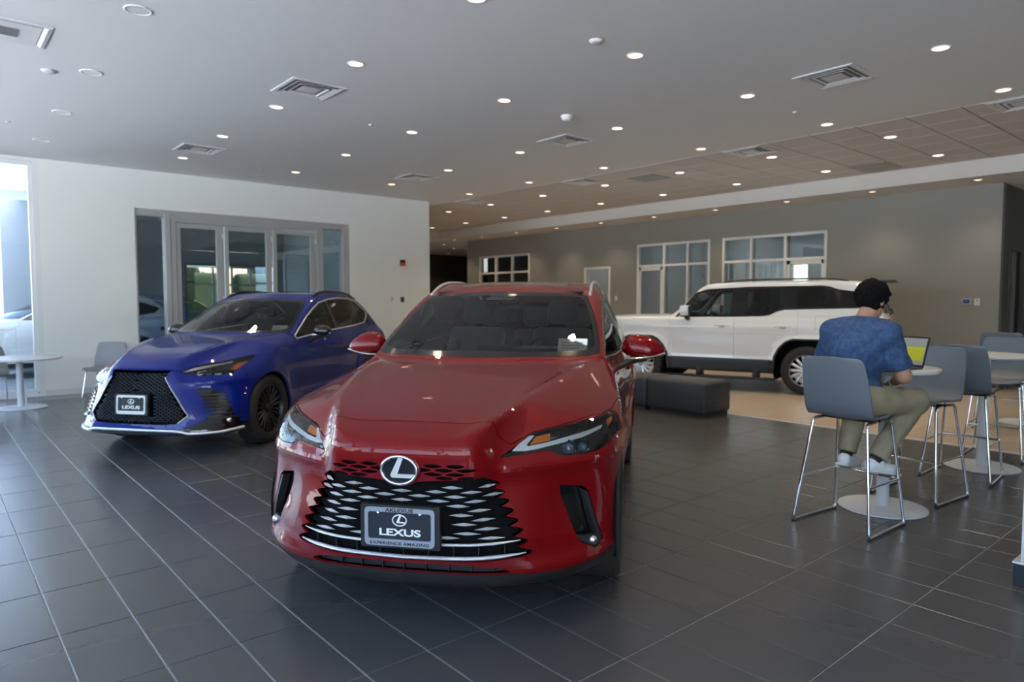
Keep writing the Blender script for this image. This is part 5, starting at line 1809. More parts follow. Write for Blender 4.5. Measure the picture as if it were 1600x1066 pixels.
# the other white car, behind the glass: the red crossover's body in white
m_white2 = mat('plain white paint', (.70, .74, .78), .3, 0, coat=1.)
parked = copy_tree(red_car)
parked.location = (2.10, 17.6, 0); parked.rotation_euler = (0, 0, R(181))
parked['label'] = 'white car behind the glass, seen through the tall left window and the folding doors'
def recolour(o):
    if o.type == 'MESH' and o.material_slots and o.material_slots[0].material and o.material_slots[0].material.name == 'red paint':
        o.material_slots[0].link = 'OBJECT'; o.material_slots[0].material = m_white2
    for ch in list(o.children):
        if ch.name.split('.')[0] in ('grille_slat', 'licence_plate', 'emblem'):
            def rm(q):
                for w_ in list(q.children): rm(w_)
                bpy.data.objects.remove(q)
            rm(ch)
        else: recolour(ch)
recolour(parked)
# ------------------------------------------------------------------ ceiling fixtures
m_can = mat('downlight trim', (.80, .81, .82), .4)
m_can_in = mat('downlight reflector', (.75, .74, .72), .15, .9)
WARM = (1.0, .78, .50)
m_lamp_on = mat('lit downlight', (1, .9, .75), .5, emit=(1.0, .74, .46), estr=1.5)
m_lamp_cool = mat('lit grid downlight', (1, .95, .88), .5, emit=(1.0, .88, .74), estr=1.5)
m_lamp_off = mat('unlit downlight lens', (.70, .72, .74), .2)


def can_meshes(nm, r, m_glow):
    bm = bmesh.new()
    lathe(bm, [(r * 1.22, 0), (r * 1.20, -.005), (r * 1.02, -.007), (r, .0), (r * .97, .012)], 24, 'z', cap=False)
    a = bpy.data.meshes.new('trim_ring'); bm.to_mesh(a); bm.free(); a.materials.append(m_can)
    for p in a.polygons: p.use_smooth = True
    bm = bmesh.new()
    lathe(bm, [(r * .995, -.0035), (.001, -.0045)], 24, 'z', cap=False)
    b = bpy.data.meshes.new('lamp_face'); bm.to_mesh(b); bm.free(); b.materials.append(m_glow)
    return a, b


CANS = {'warm': can_meshes('warm', .068, m_lamp_on), 'cool': can_meshes('cool', .075, m_lamp_cool), 'off': can_meshes('off', .085, m_lamp_off), 'small': can_meshes('small', .055, m_lamp_on)}
LD = {}
for key, e, col in (('warm', 7.5, WARM), ('cool', 8, (1.0, .86, .68)), ('small', 5, WARM)):
    d = bpy.data.lights.new('downlight_' + key, 'SPOT')
    d.energy = e * 5.8; d.color = col; d.spot_size = R(105); d.spot_blend = .8; d.shadow_soft_size = .06
    LD[key] = d


def downlight(x, y, z, kind, label, group):
    t = empty('downlight', (x, y, z), 0, label, 'ceiling light', group)
    a, b = CANS[kind]
    link('trim_ring', a, None, t); link('lamp_face', b, None, t)
    if kind in LD:
        l = bpy.data.objects.new('downlight_lamp', LD[kind]); C.objects.link(l); l.parent = t; l.location = (0, 0, -.02)
    return t


rows = (1.38, 3.26, 5.12, 7.06, 8.96)
ys = (2.31, 4.22, 6.11, 8.05, 9.95, 11.85)
order = ('nearest', 'second', 'third', 'fourth', 'fifth', 'furthest')
rname = ('the row by the left window', 'the row over the blue car', 'the middle row over the red car', 'the row over the benches', 'the row beside the tiled ceiling')
for i, x in enumerate(rows):
    for j, y in enumerate(ys):
        if i == 0 and j < 2: continue
        kind = 'off' if i == 0 else 'warm'
        downlight(x, y, CEIL, kind, ('unlit' if i == 0 else 'warm lit') + ' ceiling downlight, %s in %s' % (order[j], rname[i]), 'downlights in the plaster ceiling')
for i, x in enumerate((10.30, 12.15)):
    for j, y in enumerate((2.2, 3.96, 5.72, 7.46, 9.22, 11.0, 12.8, 14.5, 16.25, 18.0)):
        downlight(x, y, CEIL - .002, 'cool', 'round downlight in the tiled ceiling, %s in the row %s' % (('nearest', 'second', 'third', 'fourth', 'fifth', 'sixth', 'seventh', 'eighth', 'ninth', 'furthest')[j], ('next to the plaster ceiling', 'next to the fascia')[i]), 'downlights in the tiled ceiling')
for j, y in enumerate((3.75, 5.42, 7.07, 8.72, 10.40, 12.08, 13.72, 15.40, 17.05, 18.5)):
    downlight(13.36, y, SOF, 'small', 'small downlight in the soffit along the grey wall, %s from the corridor' % ('first', 'second', 'third', 'fourth', 'fifth', 'sixth', 'seventh', 'eighth', 'ninth', 'tenth')[j], 'downlights in the soffit')
for j, (x, y) in enumerate(((14.2, 20.3), (15.5, 21.5), (15.6, 23.5), (17.0, 24.0))):
    downlight(x, y, SOF, 'small', 'tiny downlight in the passage end ceiling, %s from the brown wall' % ('fourth', 'third', 'second', 'first')[j], 'downlights at the end of the passage')

m_vent = mat('white diffuser', (.60, .61, .62), .45)
m_vent_dark = mat('diffuser throat', (.16, .16, .165), .7)


def vent(x, y, z, label, w=.60, slots=False, group='square air diffusers in the ceiling'):
    t = empty('air_diffuser', (x, y, z), 0, label, 'air vent', group)
    bm = bmesh.new()
    h = w / 2
    def sq(r, zz): return [bm.verts.new((a * r, b * r, zz)) for a, b in ((-1, -1), (1, -1), (1, 1), (-1, 1))]
    def loft(ps):
        q = [sq(r, zz) for r, zz in ps]
        for A, B in zip(q, q[1:]):
            for i in range(4): bm.faces.new((A[i], A[(i + 1) % 4], B[(i + 1) % 4], B[i]))
    loft([(h, 0), (h, -.008), (h * .90, -.012), (h * .80, .0), (h * .78, .018)])
    obj('frame', bm, m_vent, t)
    if not slots:
        for k, (r0, r1) in enumerate(((.74, .60), (.54, .42))):
            bm = bmesh.new(); loft([(h * r0, -.010), (h * r0, -.013), (h * r1, .008), (h * r1, .012), (h * r0, -.010)]); obj('louvre', bm, m_vent, t)
        bm = bmesh.new(); q = sq(h * .36, -.006); p = bm.verts.new((0, 0, -.012)); [bm.faces.new((q[i], q[(i + 1) % 4], p)) for i in range(4)]
        q2 = sq(h * .36, -.001); bm.faces.new(q2); obj('centre_plate', bm, m_vent, t)
    else:
        for k in range(9):
            bm = bmesh.new(); a = -h * .30 + k * h * .075; box(bm, -h * .3, h * .3, a, a + .010, -.012, .0); obj('slat', bm, m_vent_dark, t)
        bm = bmesh.new(); q = sq(h * .78, -.004); bm.faces.new(q); obj('face_plate', bm, m_vent, t)
    bm = bmesh.new(); q = sq(h * .80, -.0015); bm.faces.new(q); obj('throat', bm, m_vent_dark, t)
    return t


vent(3.26, 7.17, CEIL, 'square air diffuser over the blue car, the larger-looking of the two left ones')
vent(3.26, 11.02, CEIL, 'square air diffuser near the white wall, over the folding doors')
vent(7.06, 7.06, CEIL, 'square air diffuser in the middle of the ceiling over the red car')
vent(7.03, 10.9, CEIL, 'square air diffuser high above the blue car roof, next to the wall corner')
vent(7.15, 3.30, CEIL, 'large square air diffuser at the upper right of the plaster ceiling')
vent(.62, 7.27, CEIL, 'slotted return grille cut off at the upper left edge', .62, True)
vent(9.68, 5.72, CEIL - .004, 'square air diffuser in the tiled ceiling over the white off-roader')
vent(9.68, 9.2, CEIL - .004, 'square air diffuser in the tiled ceiling, middle one')
vent(9.68, 12.7, CEIL - .004, 'square air diffuser in the tiled ceiling, furthest one')
vent(9.70, 2.3, CEIL - .004, 'square air diffuser in the tiled ceiling cut off at the right edge')


def dome(name, x, y, z, r, h, label, cat, m):
    t = empty(name, (x, y, z), 0, label, cat)
    bm = bmesh.new(); lathe(bm, [(r, 0), (r, -h * .3), (r * .92, -h * .45)], 28, 'z'); obj('base_ring', bm, m, t, 40)
    bm = bmesh.new(); lathe(bm, [(r * .86, -h * .4), (r * .80, -h * .75), (r * .5, -h * .97), (r * .05, -h)], 28, 'z'); obj('cover', bm, m, t, 60)


dome('smoke_detector', 6.12, 6.11, CEIL, .075, .06, 'white domed smoke detector in the middle of the ceiling', 'smoke detector', m_can)
dome('smoke_detector', 4.57, 4.21, CEIL, .06, .02, 'flat white round ceiling sensor near the top of the picture', 'ceiling sensor', m_can)
dome('smoke_detector', 1.05, 8.26, CEIL, .07, .018, 'flat grey round ceiling sensor left of the unlit downlights', 'ceiling sensor', m_vent)
for k, (x, y, l) in enumerate(((4.51, 8.06, 'small sprinkler cap in the ceiling above the blue car'), (4.58, 12.0, 'small sprinkler cap in the ceiling near the white wall'), (8.09, 4.2, 'small sprinkler cap in the ceiling at the right'), (.93, 10.92, 'small sprinkler cap at the far left of the ceiling'))):
    dome('sprinkler_cap', x, y, CEIL, .035, .012, l, 'sprinkler', m_vent)
bm = bmesh.new(); box(bm, 12.0, 12.8, 4.7, 5.3, CEIL - .012, CEIL - .002, .004)
o = tag(obj('ceiling_speaker_panel', bm, mat('grey ceiling panel', (.36, .34, .32), .8)), 'darker grey square panel in the tiled ceiling near the fascia', 'ceiling panel')
bm = bmesh.new(); box(bm, 9.98, 10.60, 7.85, 8.45, CEIL - .012, CEIL - .002, .004)
o = tag(obj('ceiling_return_panel', bm, mat('blue grey ceiling panel', (.30, .34, .36), .8)), 'blue-grey square return panel in the tiled ceiling over the white car roof', 'ceiling panel')

# wall devices
def device(name, plane, a, z, w, h, m, label, cat, extra=None):
    t = empty(name, ((a, 13.4, z) if plane == 'y' else (14.0, a, z)), 0, label, cat)
    def bx(a0, a1, d0, d1, z0, z1, bev=.003):
        bm = bmesh.new()
        if plane == 'y': box(bm, a0, a1, -d1, -d0, z0, z1, bev)
        else: box(bm, -d1, -d0, a0, a1, z0, z1, bev)
        return bm
    obj('cover_plate', bx(-w / 2, w / 2, 0, .012, -h / 2, h / 2), m, t)
    for nm, q, mm in extra or ():
        obj(nm, bx(*q), mm, t)
    return t


m_red = mat('alarm red', (.70, .03, .02), .35)
m_dk = mat('black device', (.012, .012, .014), .35)
m_wh = mat('white device', (.62, .60, .54), .45)
device('fire_alarm', 'y', 8.25, 2.40, .13, .14, m_dk, 'red and black fire alarm strobe high on the white wall', 'fire alarm', [('strobe', (-.045, .045, .012, .05, -.07, .0), m_red), ('horn', (-.05, .05, .012, .035, .01, .06), m_dk)])
device('light_switch', 'y', 7.96, 1.58, .075, .12, m_wh, 'beige wall switch left of the black box on the white wall', 'switch', [('rocker', (-.008, .012, .012, .02, .0, .03), m_dk)])
device('access_reader', 'y', 8.23, 1.58, .085, .115, m_dk, 'black control box on the white wall below the fire alarm', 'control box', [('screen', (-.03, .03, .012, .016, -.03, .04), mat('device screen', (.04, .05, .06), .1))])
device('light_switch', 'x', 12.1, 1.62, .075, .12, m_wh, 'white wall switch right of the open doorway', 'switch', [('rocker', (-.012, .012, .012, .02, -.03, .03), m_wh)])
device('control_panel', 'x', 4.03, 1.54, .15, .115, mat('lilac device', (.32, .36, .52), .4), 'small control panel with a dark blue screen on the grey wall', 'control panel', [('screen', (-.05, .05, .012, .017, -.03, .03), mat('blue screen', (.02, .04, .13), .1)), ('screen_digits', (-.03, .03, .017, .0175, -.008, .012), mat('screen digits', (.14, .22, .42), .3))])
device('thermostat', 'x', 3.87, 1.53, .085, .12, m_wh, 'beige thermostat right of the blue control panel', 'thermostat', [('lens', (-.01, .01, .012, .018, .02, .04), m_dk)])

# lit panels in the offices behind the grey wall
m_panel = mat('office light panel', (1, 1, 1), .5, emit=(.85, .93, 1.0), estr=.7)
for x, y, nm in ((15.8, 7.6, 'behind the right office front'), (15.8, 10.4, 'behind the middle office front'), (15.8, 16.5, 'behind the far six-pane window'), (15.6, 12.9, 'in the room with the open doorway')):
    t = empty('ceiling_panel_light', (x, y, SOF), 0, 'flat ceiling light panel ' + nm, 'ceiling light', 'office ceiling panels')
    bm = bmesh.new(); box(bm, -.32, .32, -.62, .62, -.012, 0, .003); obj('panel_frame', bm, m_can, t)
    bm = bmesh.new(); box(bm, -.29, .29, -.59, .59, -.016, -.0125); obj('panel_lens', bm, m_panel, t)
    d = bpy.data.lights.new('office_panel', 'AREA'); d.energy = 4 if y == 12.9 else 7; d.shape = 'RECTANGLE'; d.size = .58; d.size_y = 1.18; d.color = (.9, .96, 1.0)
    l = bpy.data.objects.new('office_panel_lamp', d); C.objects.link(l); l.parent = t; l.location = (0, 0, -.02)
# ------------------------------------------------------------------ tables, stools, chairs, benches
m_shell = mat('slate grey moulded seat', (.135, .160, .192), .42, bump=(300, .03))
m_shell_lt = mat('light grey moulded seat', (.22, .235, .25), .45, bump=(300, .03))
m_tabletop = mat('white laminate table top', (.66, .67, .68), .35)
m_pole = mat('white painted steel', (.62, .66, .70), .35)
m_leather = mat('charcoal leatherette', (.030, .034, .040), .42, bump=(120, .08))
m_foot = mat('rubber foot', (.02, .02, .02), .7)


def shell_bm(z0, w=.45):
    prof = [(.215, -.020, .40), (.20, .0, .415), (.12, .004, .435), (.0, -.008, .445), (-.11, -.010, .455), (-.165, .008, .46), (-.205, .045, .465), (-.232, .10, .465), (-.256, .18, .462), (-.282, .27, .45), (-.303, .35, .432), (-.315, .395, .41), (-.320, .414, .375), (-.322, .420, .33)]
    n = 13
    bm = bmesh.new()
    grid = []
    for i, (x, z, ww) in enumerate(prof):
        row = []
        for k in range(n):
            t = -1 + 2 * k / (n - 1)
            b = i / (len(prof) - 1)
            dx = (.030 * t * t if i > 4 else 0) * min(1, (i - 4) / 4)
            dz = (.022 * t * t if i <= 4 else .0)
            row.append(bm.verts.new((x + dx, t * ww / 2 * w / .45, z0 + z + dz)))
        grid.append(row)
    for A, B in zip(grid, grid[1:]):
        for k in range(n - 1): bm.faces.new((A[k], A[k + 1], B[k + 1], B[k]))
    bmesh.ops.recalc_face_normals(bm, faces=bm.faces[:])
    bmesh.ops.solidify(bm, geom=bm.faces[:], thickness=.014)
    return bm


def make_stool(label, group, z0=.755):
    t = empty('bar_stool', (0, 0, 0), 0, label, 'bar stool', group)
    obj('seat_shell', shell_bm(z0), m_shell, t, 50)
    for s in (1, -1):
        bm = bmesh.new()
        P = [(-.03, .17 * s, .735), (-.165, .185 * s, .735), (-.265, .265 * s, .012), (.265, .245 * s, .012), (.165, .185 * s, .735), (.03, .17 * s, .735)]
        tube(bm, fillet(P, .035, 5), .0105, 10)
        o = obj('leg_frame', bm, M['chrome'], t, 60)
        for x, y in ((-.25, .264), (.25, .246)):
            bm = bmesh.new(); box(bm, x - .018, x + .018, y * s - .012, y * s + .012, 0, .012, .003); obj('glide', bm, m_foot, o)
        bm = bmesh.new(); tube(bm, [(-.222, .231 * s, .325), (.222, .222 * s, .325)], .0075, 8); obj('side_rail', bm, M['chrome'], t, 60)
    bm = bmesh.new(); tube(bm, [(.222, -.225, .325), (.222, .225, .325)], .010, 8); obj('footrest', bm, M['chrome'], t, 60)
    bm = bmesh.new(); tube(bm, [(-.03, -.18, .735), (-.03, .18, .735)], .009, 8); tube(bm, [(.05, -.18, .735), (.05, .18, .735)], .009, 8); obj('seat_bracket', bm, M['satin_black'], t, 60)
    return t


def put(o, x, y, deg, label=None, group=None):
    o.location = (x, y, 0); o.rotation_euler = (0, 0, R(deg))
    if label: o['label'] = label
    if group: o['group'] = group
    return o


SG = 'grey bar stools at the high tables'
stool = make_stool('slate grey bar stool the man in the blue shirt sits on', SG)
put(stool, 4.86, 2.06, -4)
for x, y, a, l in ((5.99, 2.02, 176, 'grey bar stool across the table from the seated man, facing him'),
                   (6.93, 1.98, 3, 'dark grey bar stool between the two high tables, its back to the camera'),
                   (8.12, 2.02, 183, 'grey bar stool beyond the second high table, half cut by the right edge')):
    put(copy_tree(stool), x, y, a, l, SG)


def round_table(x, y, h, r, rb, label, name='high_table', cat='table', group=None):
    t = empty(name, (x, y, 0), 0, label, cat, group)
    bm = bmesh.new(); lathe(bm, [(r - .02, h - .034), (r - .004, h - .028), (r, h - .014), (r - .003, h - .003), (r - .012, h), (.01, h)], 56, 'z'); obj('table_top', bm, m_tabletop, t, 40)
    bm = bmesh.new(); lathe(bm, [(.043, .018), (.043, h - .034)], 28, 'z'); lathe(bm, [(.12, h - .045), (.12, h - .034)], 28, 'z'); obj('pole', bm, m_pole, t, 40)
    bm = bmesh.new(); lathe(bm, [(rb - .01, 0), (rb, .004), (rb - .004, .012), (rb * .5, .018), (.05, .021)], 56, 'z'); obj('base_plate', bm, m_pole, t, 40)
    return t


round_table(5.42, 2.06, 1.06, .355, .305, 'round white high table in front of the seated man, carrying the laptop')
round_table(7.46, 1.98, 1.06, .355, .305, 'round white high table at the right edge, beyond the dark grey stool')
round_table(10.6, 2.35, 1.06, .355, .305, 'third white high table far right, only its pole showing')
put(copy_tree(stool), 9.95, 2.42, 2, 'furthest grey bar stool, standing by the third high table at the right edge', SG)
round_table(1.05, 12.16, .735, .53, .33, 'low round white table by the tall window at the left edge', 'round_table')


def make_chair(label, group):
    t = empty('chair', (0, 0, 0), 0, label, 'chair', group)
    obj('seat_shell', shell_bm(.445, .48), m_shell_lt, t, 50)
    for s in (1, -1):
        for f in (1, -1):
            bm = bmesh.new(); tube(bm, fillet([(.03 * f, .17 * s, .43), (.16 * f, .19 * s, .43), (.22 * f, .235 * s, .005)], .03), .010, 8)
            obj('leg', bm, M['chrome'], t, 60)
    return t


ch = make_chair('low grey chair against the white wall, left of the blue car', 'low grey chairs')
put(ch, 2.22, 12.78, -128)
put(copy_tree(ch), .86, 12.78, -62, 'low grey chair behind the round table at the left edge')

# benches
def bench(x0, x1, y0, y1, label):
    t = empty('bench', ((x0 + x1) / 2, (y0 + y1) / 2, 0), 0, label, 'bench', 'charcoal benches by the beige floor')
    a, b = (x1 - x0) / 2, (y1 - y0) / 2
    bm = bmesh.new(); box(bm, -a + .035, a - .035, -b + .03, b - .03, 0, .06, .004); obj('plinth', bm, m_foot, t)
    bm = bmesh.new(); box(bm, -a, a, -b, b, .05, .47, .045, seg=4); obj('upholstery', bm, m_leather, t, 50)
    bm = bmesh.new(); tube(bm, [(-a + .002, -b + .04, .115), (-a + .002, b - .04, .115)], .004, 6); tube(bm, [(-a + .04, -b + .002, .115), (a - .04, -b + .002, .115)], .004, 6); obj('seam', bm, m_foot, t)
    return t


bench(7.74, 8.36, 5.16, 6.12, 'charcoal upholstered bench block at the edge of the beige floor, nearer one')
bench(7.74, 8.36, 6.135, 7.10, 'charcoal upholstered bench block partly hidden behind the red car')

# laptop
lp = empty('laptop', (5.43, 1.96, 1.06), R(-14), 'open laptop with a yellow page on its screen, on the high table', 'laptop')
bm = bmesh.new(); box(bm, -.22, 0, -.16, .16, .001, .016, .004); obj('keyboard_base', bm, mat('laptop body', (.025, .026, .03), .4), lp)
m_screen_f = mat('laptop frame', (.012, .013, .016), .35)
Ms = Matrix.Translation((0, 0, .014)) @ Matrix.Rotation(R(18), 4, 'Y')
bm = bmesh.new(); box(bm, 0, .008, -.16, .16, 0, .225, .003, Ms); sc_ = obj('screen_lid', bm, m_screen_f, lp)
bm = bmesh.new(); box(bm, -.0015, 0, -.148, .148, .015, .212, 0, Ms); obj('screen_page', bm, mat('screen grey page', (.2, .2, .2), .4, emit=(.20, .22, .22), estr=.30), sc_)
bm = bmesh.new(); box(bm, -.0025, -.0015, -.14, .11, .045, .145, 0, Ms); obj('screen_block', bm, mat('screen yellow block', (.3, .3, .02), .4, emit=(.30, .31, .01), estr=.40), sc_)
bm = bmesh.new(); box(bm, -.0025, -.0015, -.14, .11, .150, .156, 0, Ms); box(bm, -.0032, -.0025, -.13, .10, .12, .123, 0, Ms); obj('screen_line', bm, mat('screen green line', (.1, .2, .02), .4, emit=(.12, .22, .02), estr=.6), sc_)

# kiosk cut by the right edge
t = empty('display_stand', (4.47, 1.02, 0), 0, 'dark display stand with a silver edge, cut off by the right side of the picture', 'display stand')
bm = bmesh.new(); box(bm, .0, .60, -.62, 0, 0, .12, .004); obj('plinth', bm, mat('navy plinth', (.014, .017, .028), .35), t)
bm = bmesh.new(); box(bm, .03, .58, -.60, -.03, .125, .98, .006); obj('body_panel', bm, mat('black panel', (.012, .013, .018), .3), t)
bm = bmesh.new(); box(bm, -.004, .60, -.62, .004, .12, .130, .002); box(bm, .025, .037, -.042, -.028, .13, .98, .002); obj('silver_edge', bm, M['satin_silver'], t)

# price cards behind the windscreens
def card(x, y, z, rz, tilt, w, h, label, parent_pose):
    px, py, th = parent_pose
    c, s = math.cos(th), math.sin(th)
    t = empty('window_card', (px + x * c - y * s, py + x * s + y * c, z), th + rz, label, 'paper card')
    Mx = Matrix.Rotation(tilt, 4, 'Y')
    bm = bmesh.new(); box(bm, -h / 2, h / 2, -w / 2, w / 2, 0, .0015, 0, Mx); obj('card_sheet', bm, M['paper'], t)
    for k in range(5):
        bm = bmesh.new(); a = -h * .30 + k * h * .15; box(bm, a, a + h * .05, -w * .38, w * (.36 - .06 * (k % 3)), .0015, .002, 0, Mx); obj('printed_line', bm, mat('grey print', (.35, .37, .40), .6) if 'gp' not in M else M['gp'], t)
    return t


M['gp'] = mat('grey print line', (.35, .37, .40), .6)

t = empty('sign_stand', (15.2, 12.62, 0), 0, 'black upright sign panel inside the open doorway', 'sign')
bm = bmesh.new(); box(bm, -.02, .02, -.36, .36, .10, 2.02, .006); obj('sign_panel', bm, mat('black sign panel', (.010, .010, .011), .3), t)
bm = bmesh.new(); box(bm, -.20, .20, -.30, .30, 0, .10, .01); obj('sign_foot', bm, m_foot, t)

# tall plant by the brown wall
rnd = random.Random(5)
t = empty('potted_plant', (17.7, 24.1, 0), 0, 'tall yellow-green plant in front of the dark brown wall at the end of the passage', 'plant')
bm = bmesh.new(); lathe(bm, [(.17, 0), (.22, .40), (.23, .42), (.20, .42), (.19, .38), (.01, .37)], 24, 'z'); obj('pot', bm, m_pole, t, 40)
bm = bmesh.new(); tube(bm, [(0, 0, .3), (.03, .02, 1.1), (-.02, 0, 1.9)], [.03, .025, .015], 8); obj('stem', bm, mat('plant stem', (.12, .09, .04), .8), t)
m_plant = mat('plant leaf', (.22, .26, .03), .5)
for k in range(26):
    a = rnd.uniform(0, 6.28); z = rnd.uniform(1.0, 1.95); L = rnd.uniform(.35, .6); up = rnd.uniform(.2, .7)
    bm = bmesh.new(); prev = None
    for j in range(6):
        q = j / 5; w = .045 * math.sin(math.pi * min(.98, q * .9 + .08)); r_ = L * q
        c = Vector((math.cos(a) * r_, math.sin(a) * r_, z + up * r_ * 1.6 - 1.3 * r_ * r_))
        n_ = Vector((-math.sin(a), math.cos(a), 0))
        row = [bm.verts.new(c - n_ * w), bm.verts.new(c + Vector((0, 0, -.012))), bm.verts.new(c + n_ * w)]
        if prev:
            for i in range(2): bm.faces.new((prev[i], prev[i + 1], row[i + 1], row[i]))
        prev = row
    obj('leaf', bm, m_plant, t)
card(.62, .60, 1.225, 0, R(62), .20, .14, 'white price card inside the red car windscreen, at its lower right corner', (3.492, 4.164, 3.8118))
card(.52, .56, 1.185, 0, R(62), .20, .14, 'white price card inside the blue car windscreen', (3.36, 8.95, 3.802))
# ------------------------------------------------------------------ the seated man
def cap(p, a, b, ra, rb):
    """rounded cone from a to b; p is (x, y, z) arrays"""
    ax, ay, az = a
    dx, dy, dz = b[0] - ax, b[1] - ay, b[2] - az
    L2 = dx * dx + dy * dy + dz * dz
    qx, qy, qz = p[0] - ax, p[1] - ay, p[2] - az
    t = np.clip((qx * dx + qy * dy + qz * dz) / L2, 0, 1)
    return np.sqrt((qx - t * dx) ** 2 + (qy - t * dy) ** 2 + (qz - t * dz) ** 2) - (ra + (rb - ra) * t)


def ell(p, c, r):
    q = np.sqrt(((p[0] - c[0]) / r[0]) ** 2 + ((p[1] - c[1]) / r[1]) ** 2 + ((p[2] - c[2]) / r[2]) ** 2)
    return (q - 1) * min(r)


def chain(p, pts, rs, k=.02):
    d = None
    for a, b, ra, rb in zip(pts, pts[1:], rs, rs[1:]):
        c = cap(p, a, b, ra, rb)
        d = c if d is None else smin(d, c, k)
    return d


def blob_bm(F, lo, hi, res, bm=None):
    P, Q = surface_nets(F, lo, hi, res)
    for _ in range(3):
        f = F(*P.T); g = grad(F, P)
        P = P - np.clip(f / np.maximum((g * g).sum(1), .05), -res, res)[:, None] * g
    bm = bm or bmesh.new()
    vs = [bm.verts.new(q) for q in P]
    for q in Q:
        if len(set(q)) == 4:
            try: bm.faces.new([vs[i] for i in q])
            except ValueError: pass
    return bm


HIPL, HIPR = (-.06, .09, .86), (-.06, -.09, .86)
KNL, KNR = (.36, .17, .85), (.37, -.215, .835)
ANL, ANR = (.185, .165, .415), (.10, -.085, .43)
SHL, SHR = (.0, .195, 1.318), (.005, -.190, 1.318)
ELL, ELR = (.05, .290, 1.045), (.075, -.262, 1.035)
WRL, WRR = (.29, .13, .965), (.285, -.105, .960)
HEAD = (.105, -.030, 1.530)


def body_F(x, y, z):
    p = (x, y, z)
    t = chain(p, [(-.07, 0, .88), (-.065, 0, 1.02), (-.02, 0, 1.18), (.0, 0, 1.30), (.03, -.005, 1.37)], [.125, .115, .125, .115, .055], .05)
    t = smin(t, ell(p, (-.02, 0, 1.20), (.105, .165, .17)), .05)
    t = smin(t, ell(p, (-.07, 0, .88), (.12, .165, .11)), .05)
    n = chain(p, [(.02, 0, 1.33), (.065, -.015, 1.44), (.09, -.025, 1.50)], [.062, .056, .055], .02)
    d = smin(t, n, .04)
    for s in (chain(p, [(.0, .12, 1.325), SHL, ELL, WRL], [.06, .062, .045, .028], .03), chain(p, [(.0, -.12, 1.325), SHR, ELR, WRR], [.06, .062, .046, .028], .03)):
        d = smin(d, s, .03)
    for s in (chain(p, [HIPL, KNL, ANL], [.095, .062, .042], .03), chain(p, [HIPR, KNR, ANR], [.095, .062, .042], .03)):
        d = smin(d, s, .04)
    return d


def head_F(x, y, z):
    # head turned slightly down and to the right, in its own axes
    cx, cy, cz = HEAD
    x, y, z = x - cx, y - cy, z - cz
    a, b = R(24), R(-12)
    x, y = x * math.cos(b) + y * math.sin(b), -x * math.sin(b) + y * math.cos(b)
    x, z = x * math.cos(a) - z * math.sin(a), x * math.sin(a) + z * math.cos(a)
    p = (x, y, z)
    d = ell(p, (-.012, 0, .035), (.098, .077, .092))
    d = smin(d, ell(p, (.035, 0, -.045), (.058, .056, .072)), .04)
    d = smin(d, ell(p, (.068, 0, -.095), (.022, .024, .018)), .02)
    d = smin(d, cap(p, (.088, 0, .012), (.112, 0, -.022), .010, .014), .015)
    d = smin(d, cap(p, (.092, -.018, -.057), (.092, .018, -.057), .008, .008), .008)
    d = smax(d, -ell(p, (.098, .032, .012), (.016, .018, .012)), .01)
    d = smax(d, -ell(p, (.098, -.032, .012), (.016, .018, .012)), .01)
    for s in (1, -1):
        e = ell(p, (-.005, .080 * s, -.008), (.018, .009, .030))
        d = smin(d, e, .008)
    return d


def hair_F(x, y, z):
    cx, cy, cz = HEAD
    x, y, z = x - cx, y - cy, z - cz
    a, b = R(24), R(-12)
    x, y = x * math.cos(b) + y * math.sin(b), -x * math.sin(b) + y * math.cos(b)
    x, z = x * math.cos(a) - z * math.sin(a), x * math.sin(a) + z * math.cos(a)
    p = (x, y, z)
    w = .008 * np.sin(x * 62 + y * 48 + 3 * np.sin(z * 30)) * np.sin(y * 66 - z * 52) + .004 * np.sin(x * 230 + z * 190) * np.sin(y * 210)
    d = ell(p, (-.026, 0, .030), (.120, .100, .116)) - w
    d = smin(d, ell(p, (.055, .02, .105), (.06, .065, .035)) - w, .03)
    d = smax(d, -smax(.050 - x, z - .070, .02), .01)    # open the face below the fringe
    d = smax(d, -(z + .075 + .25 * np.minimum(x + .02, 0) - .0 * x), .012)
    ear = ell(p, (.014, .09 * np.sign(y), -.016), (.024, .028, .030))
    d = smax(d, -ear, .008)
    return d


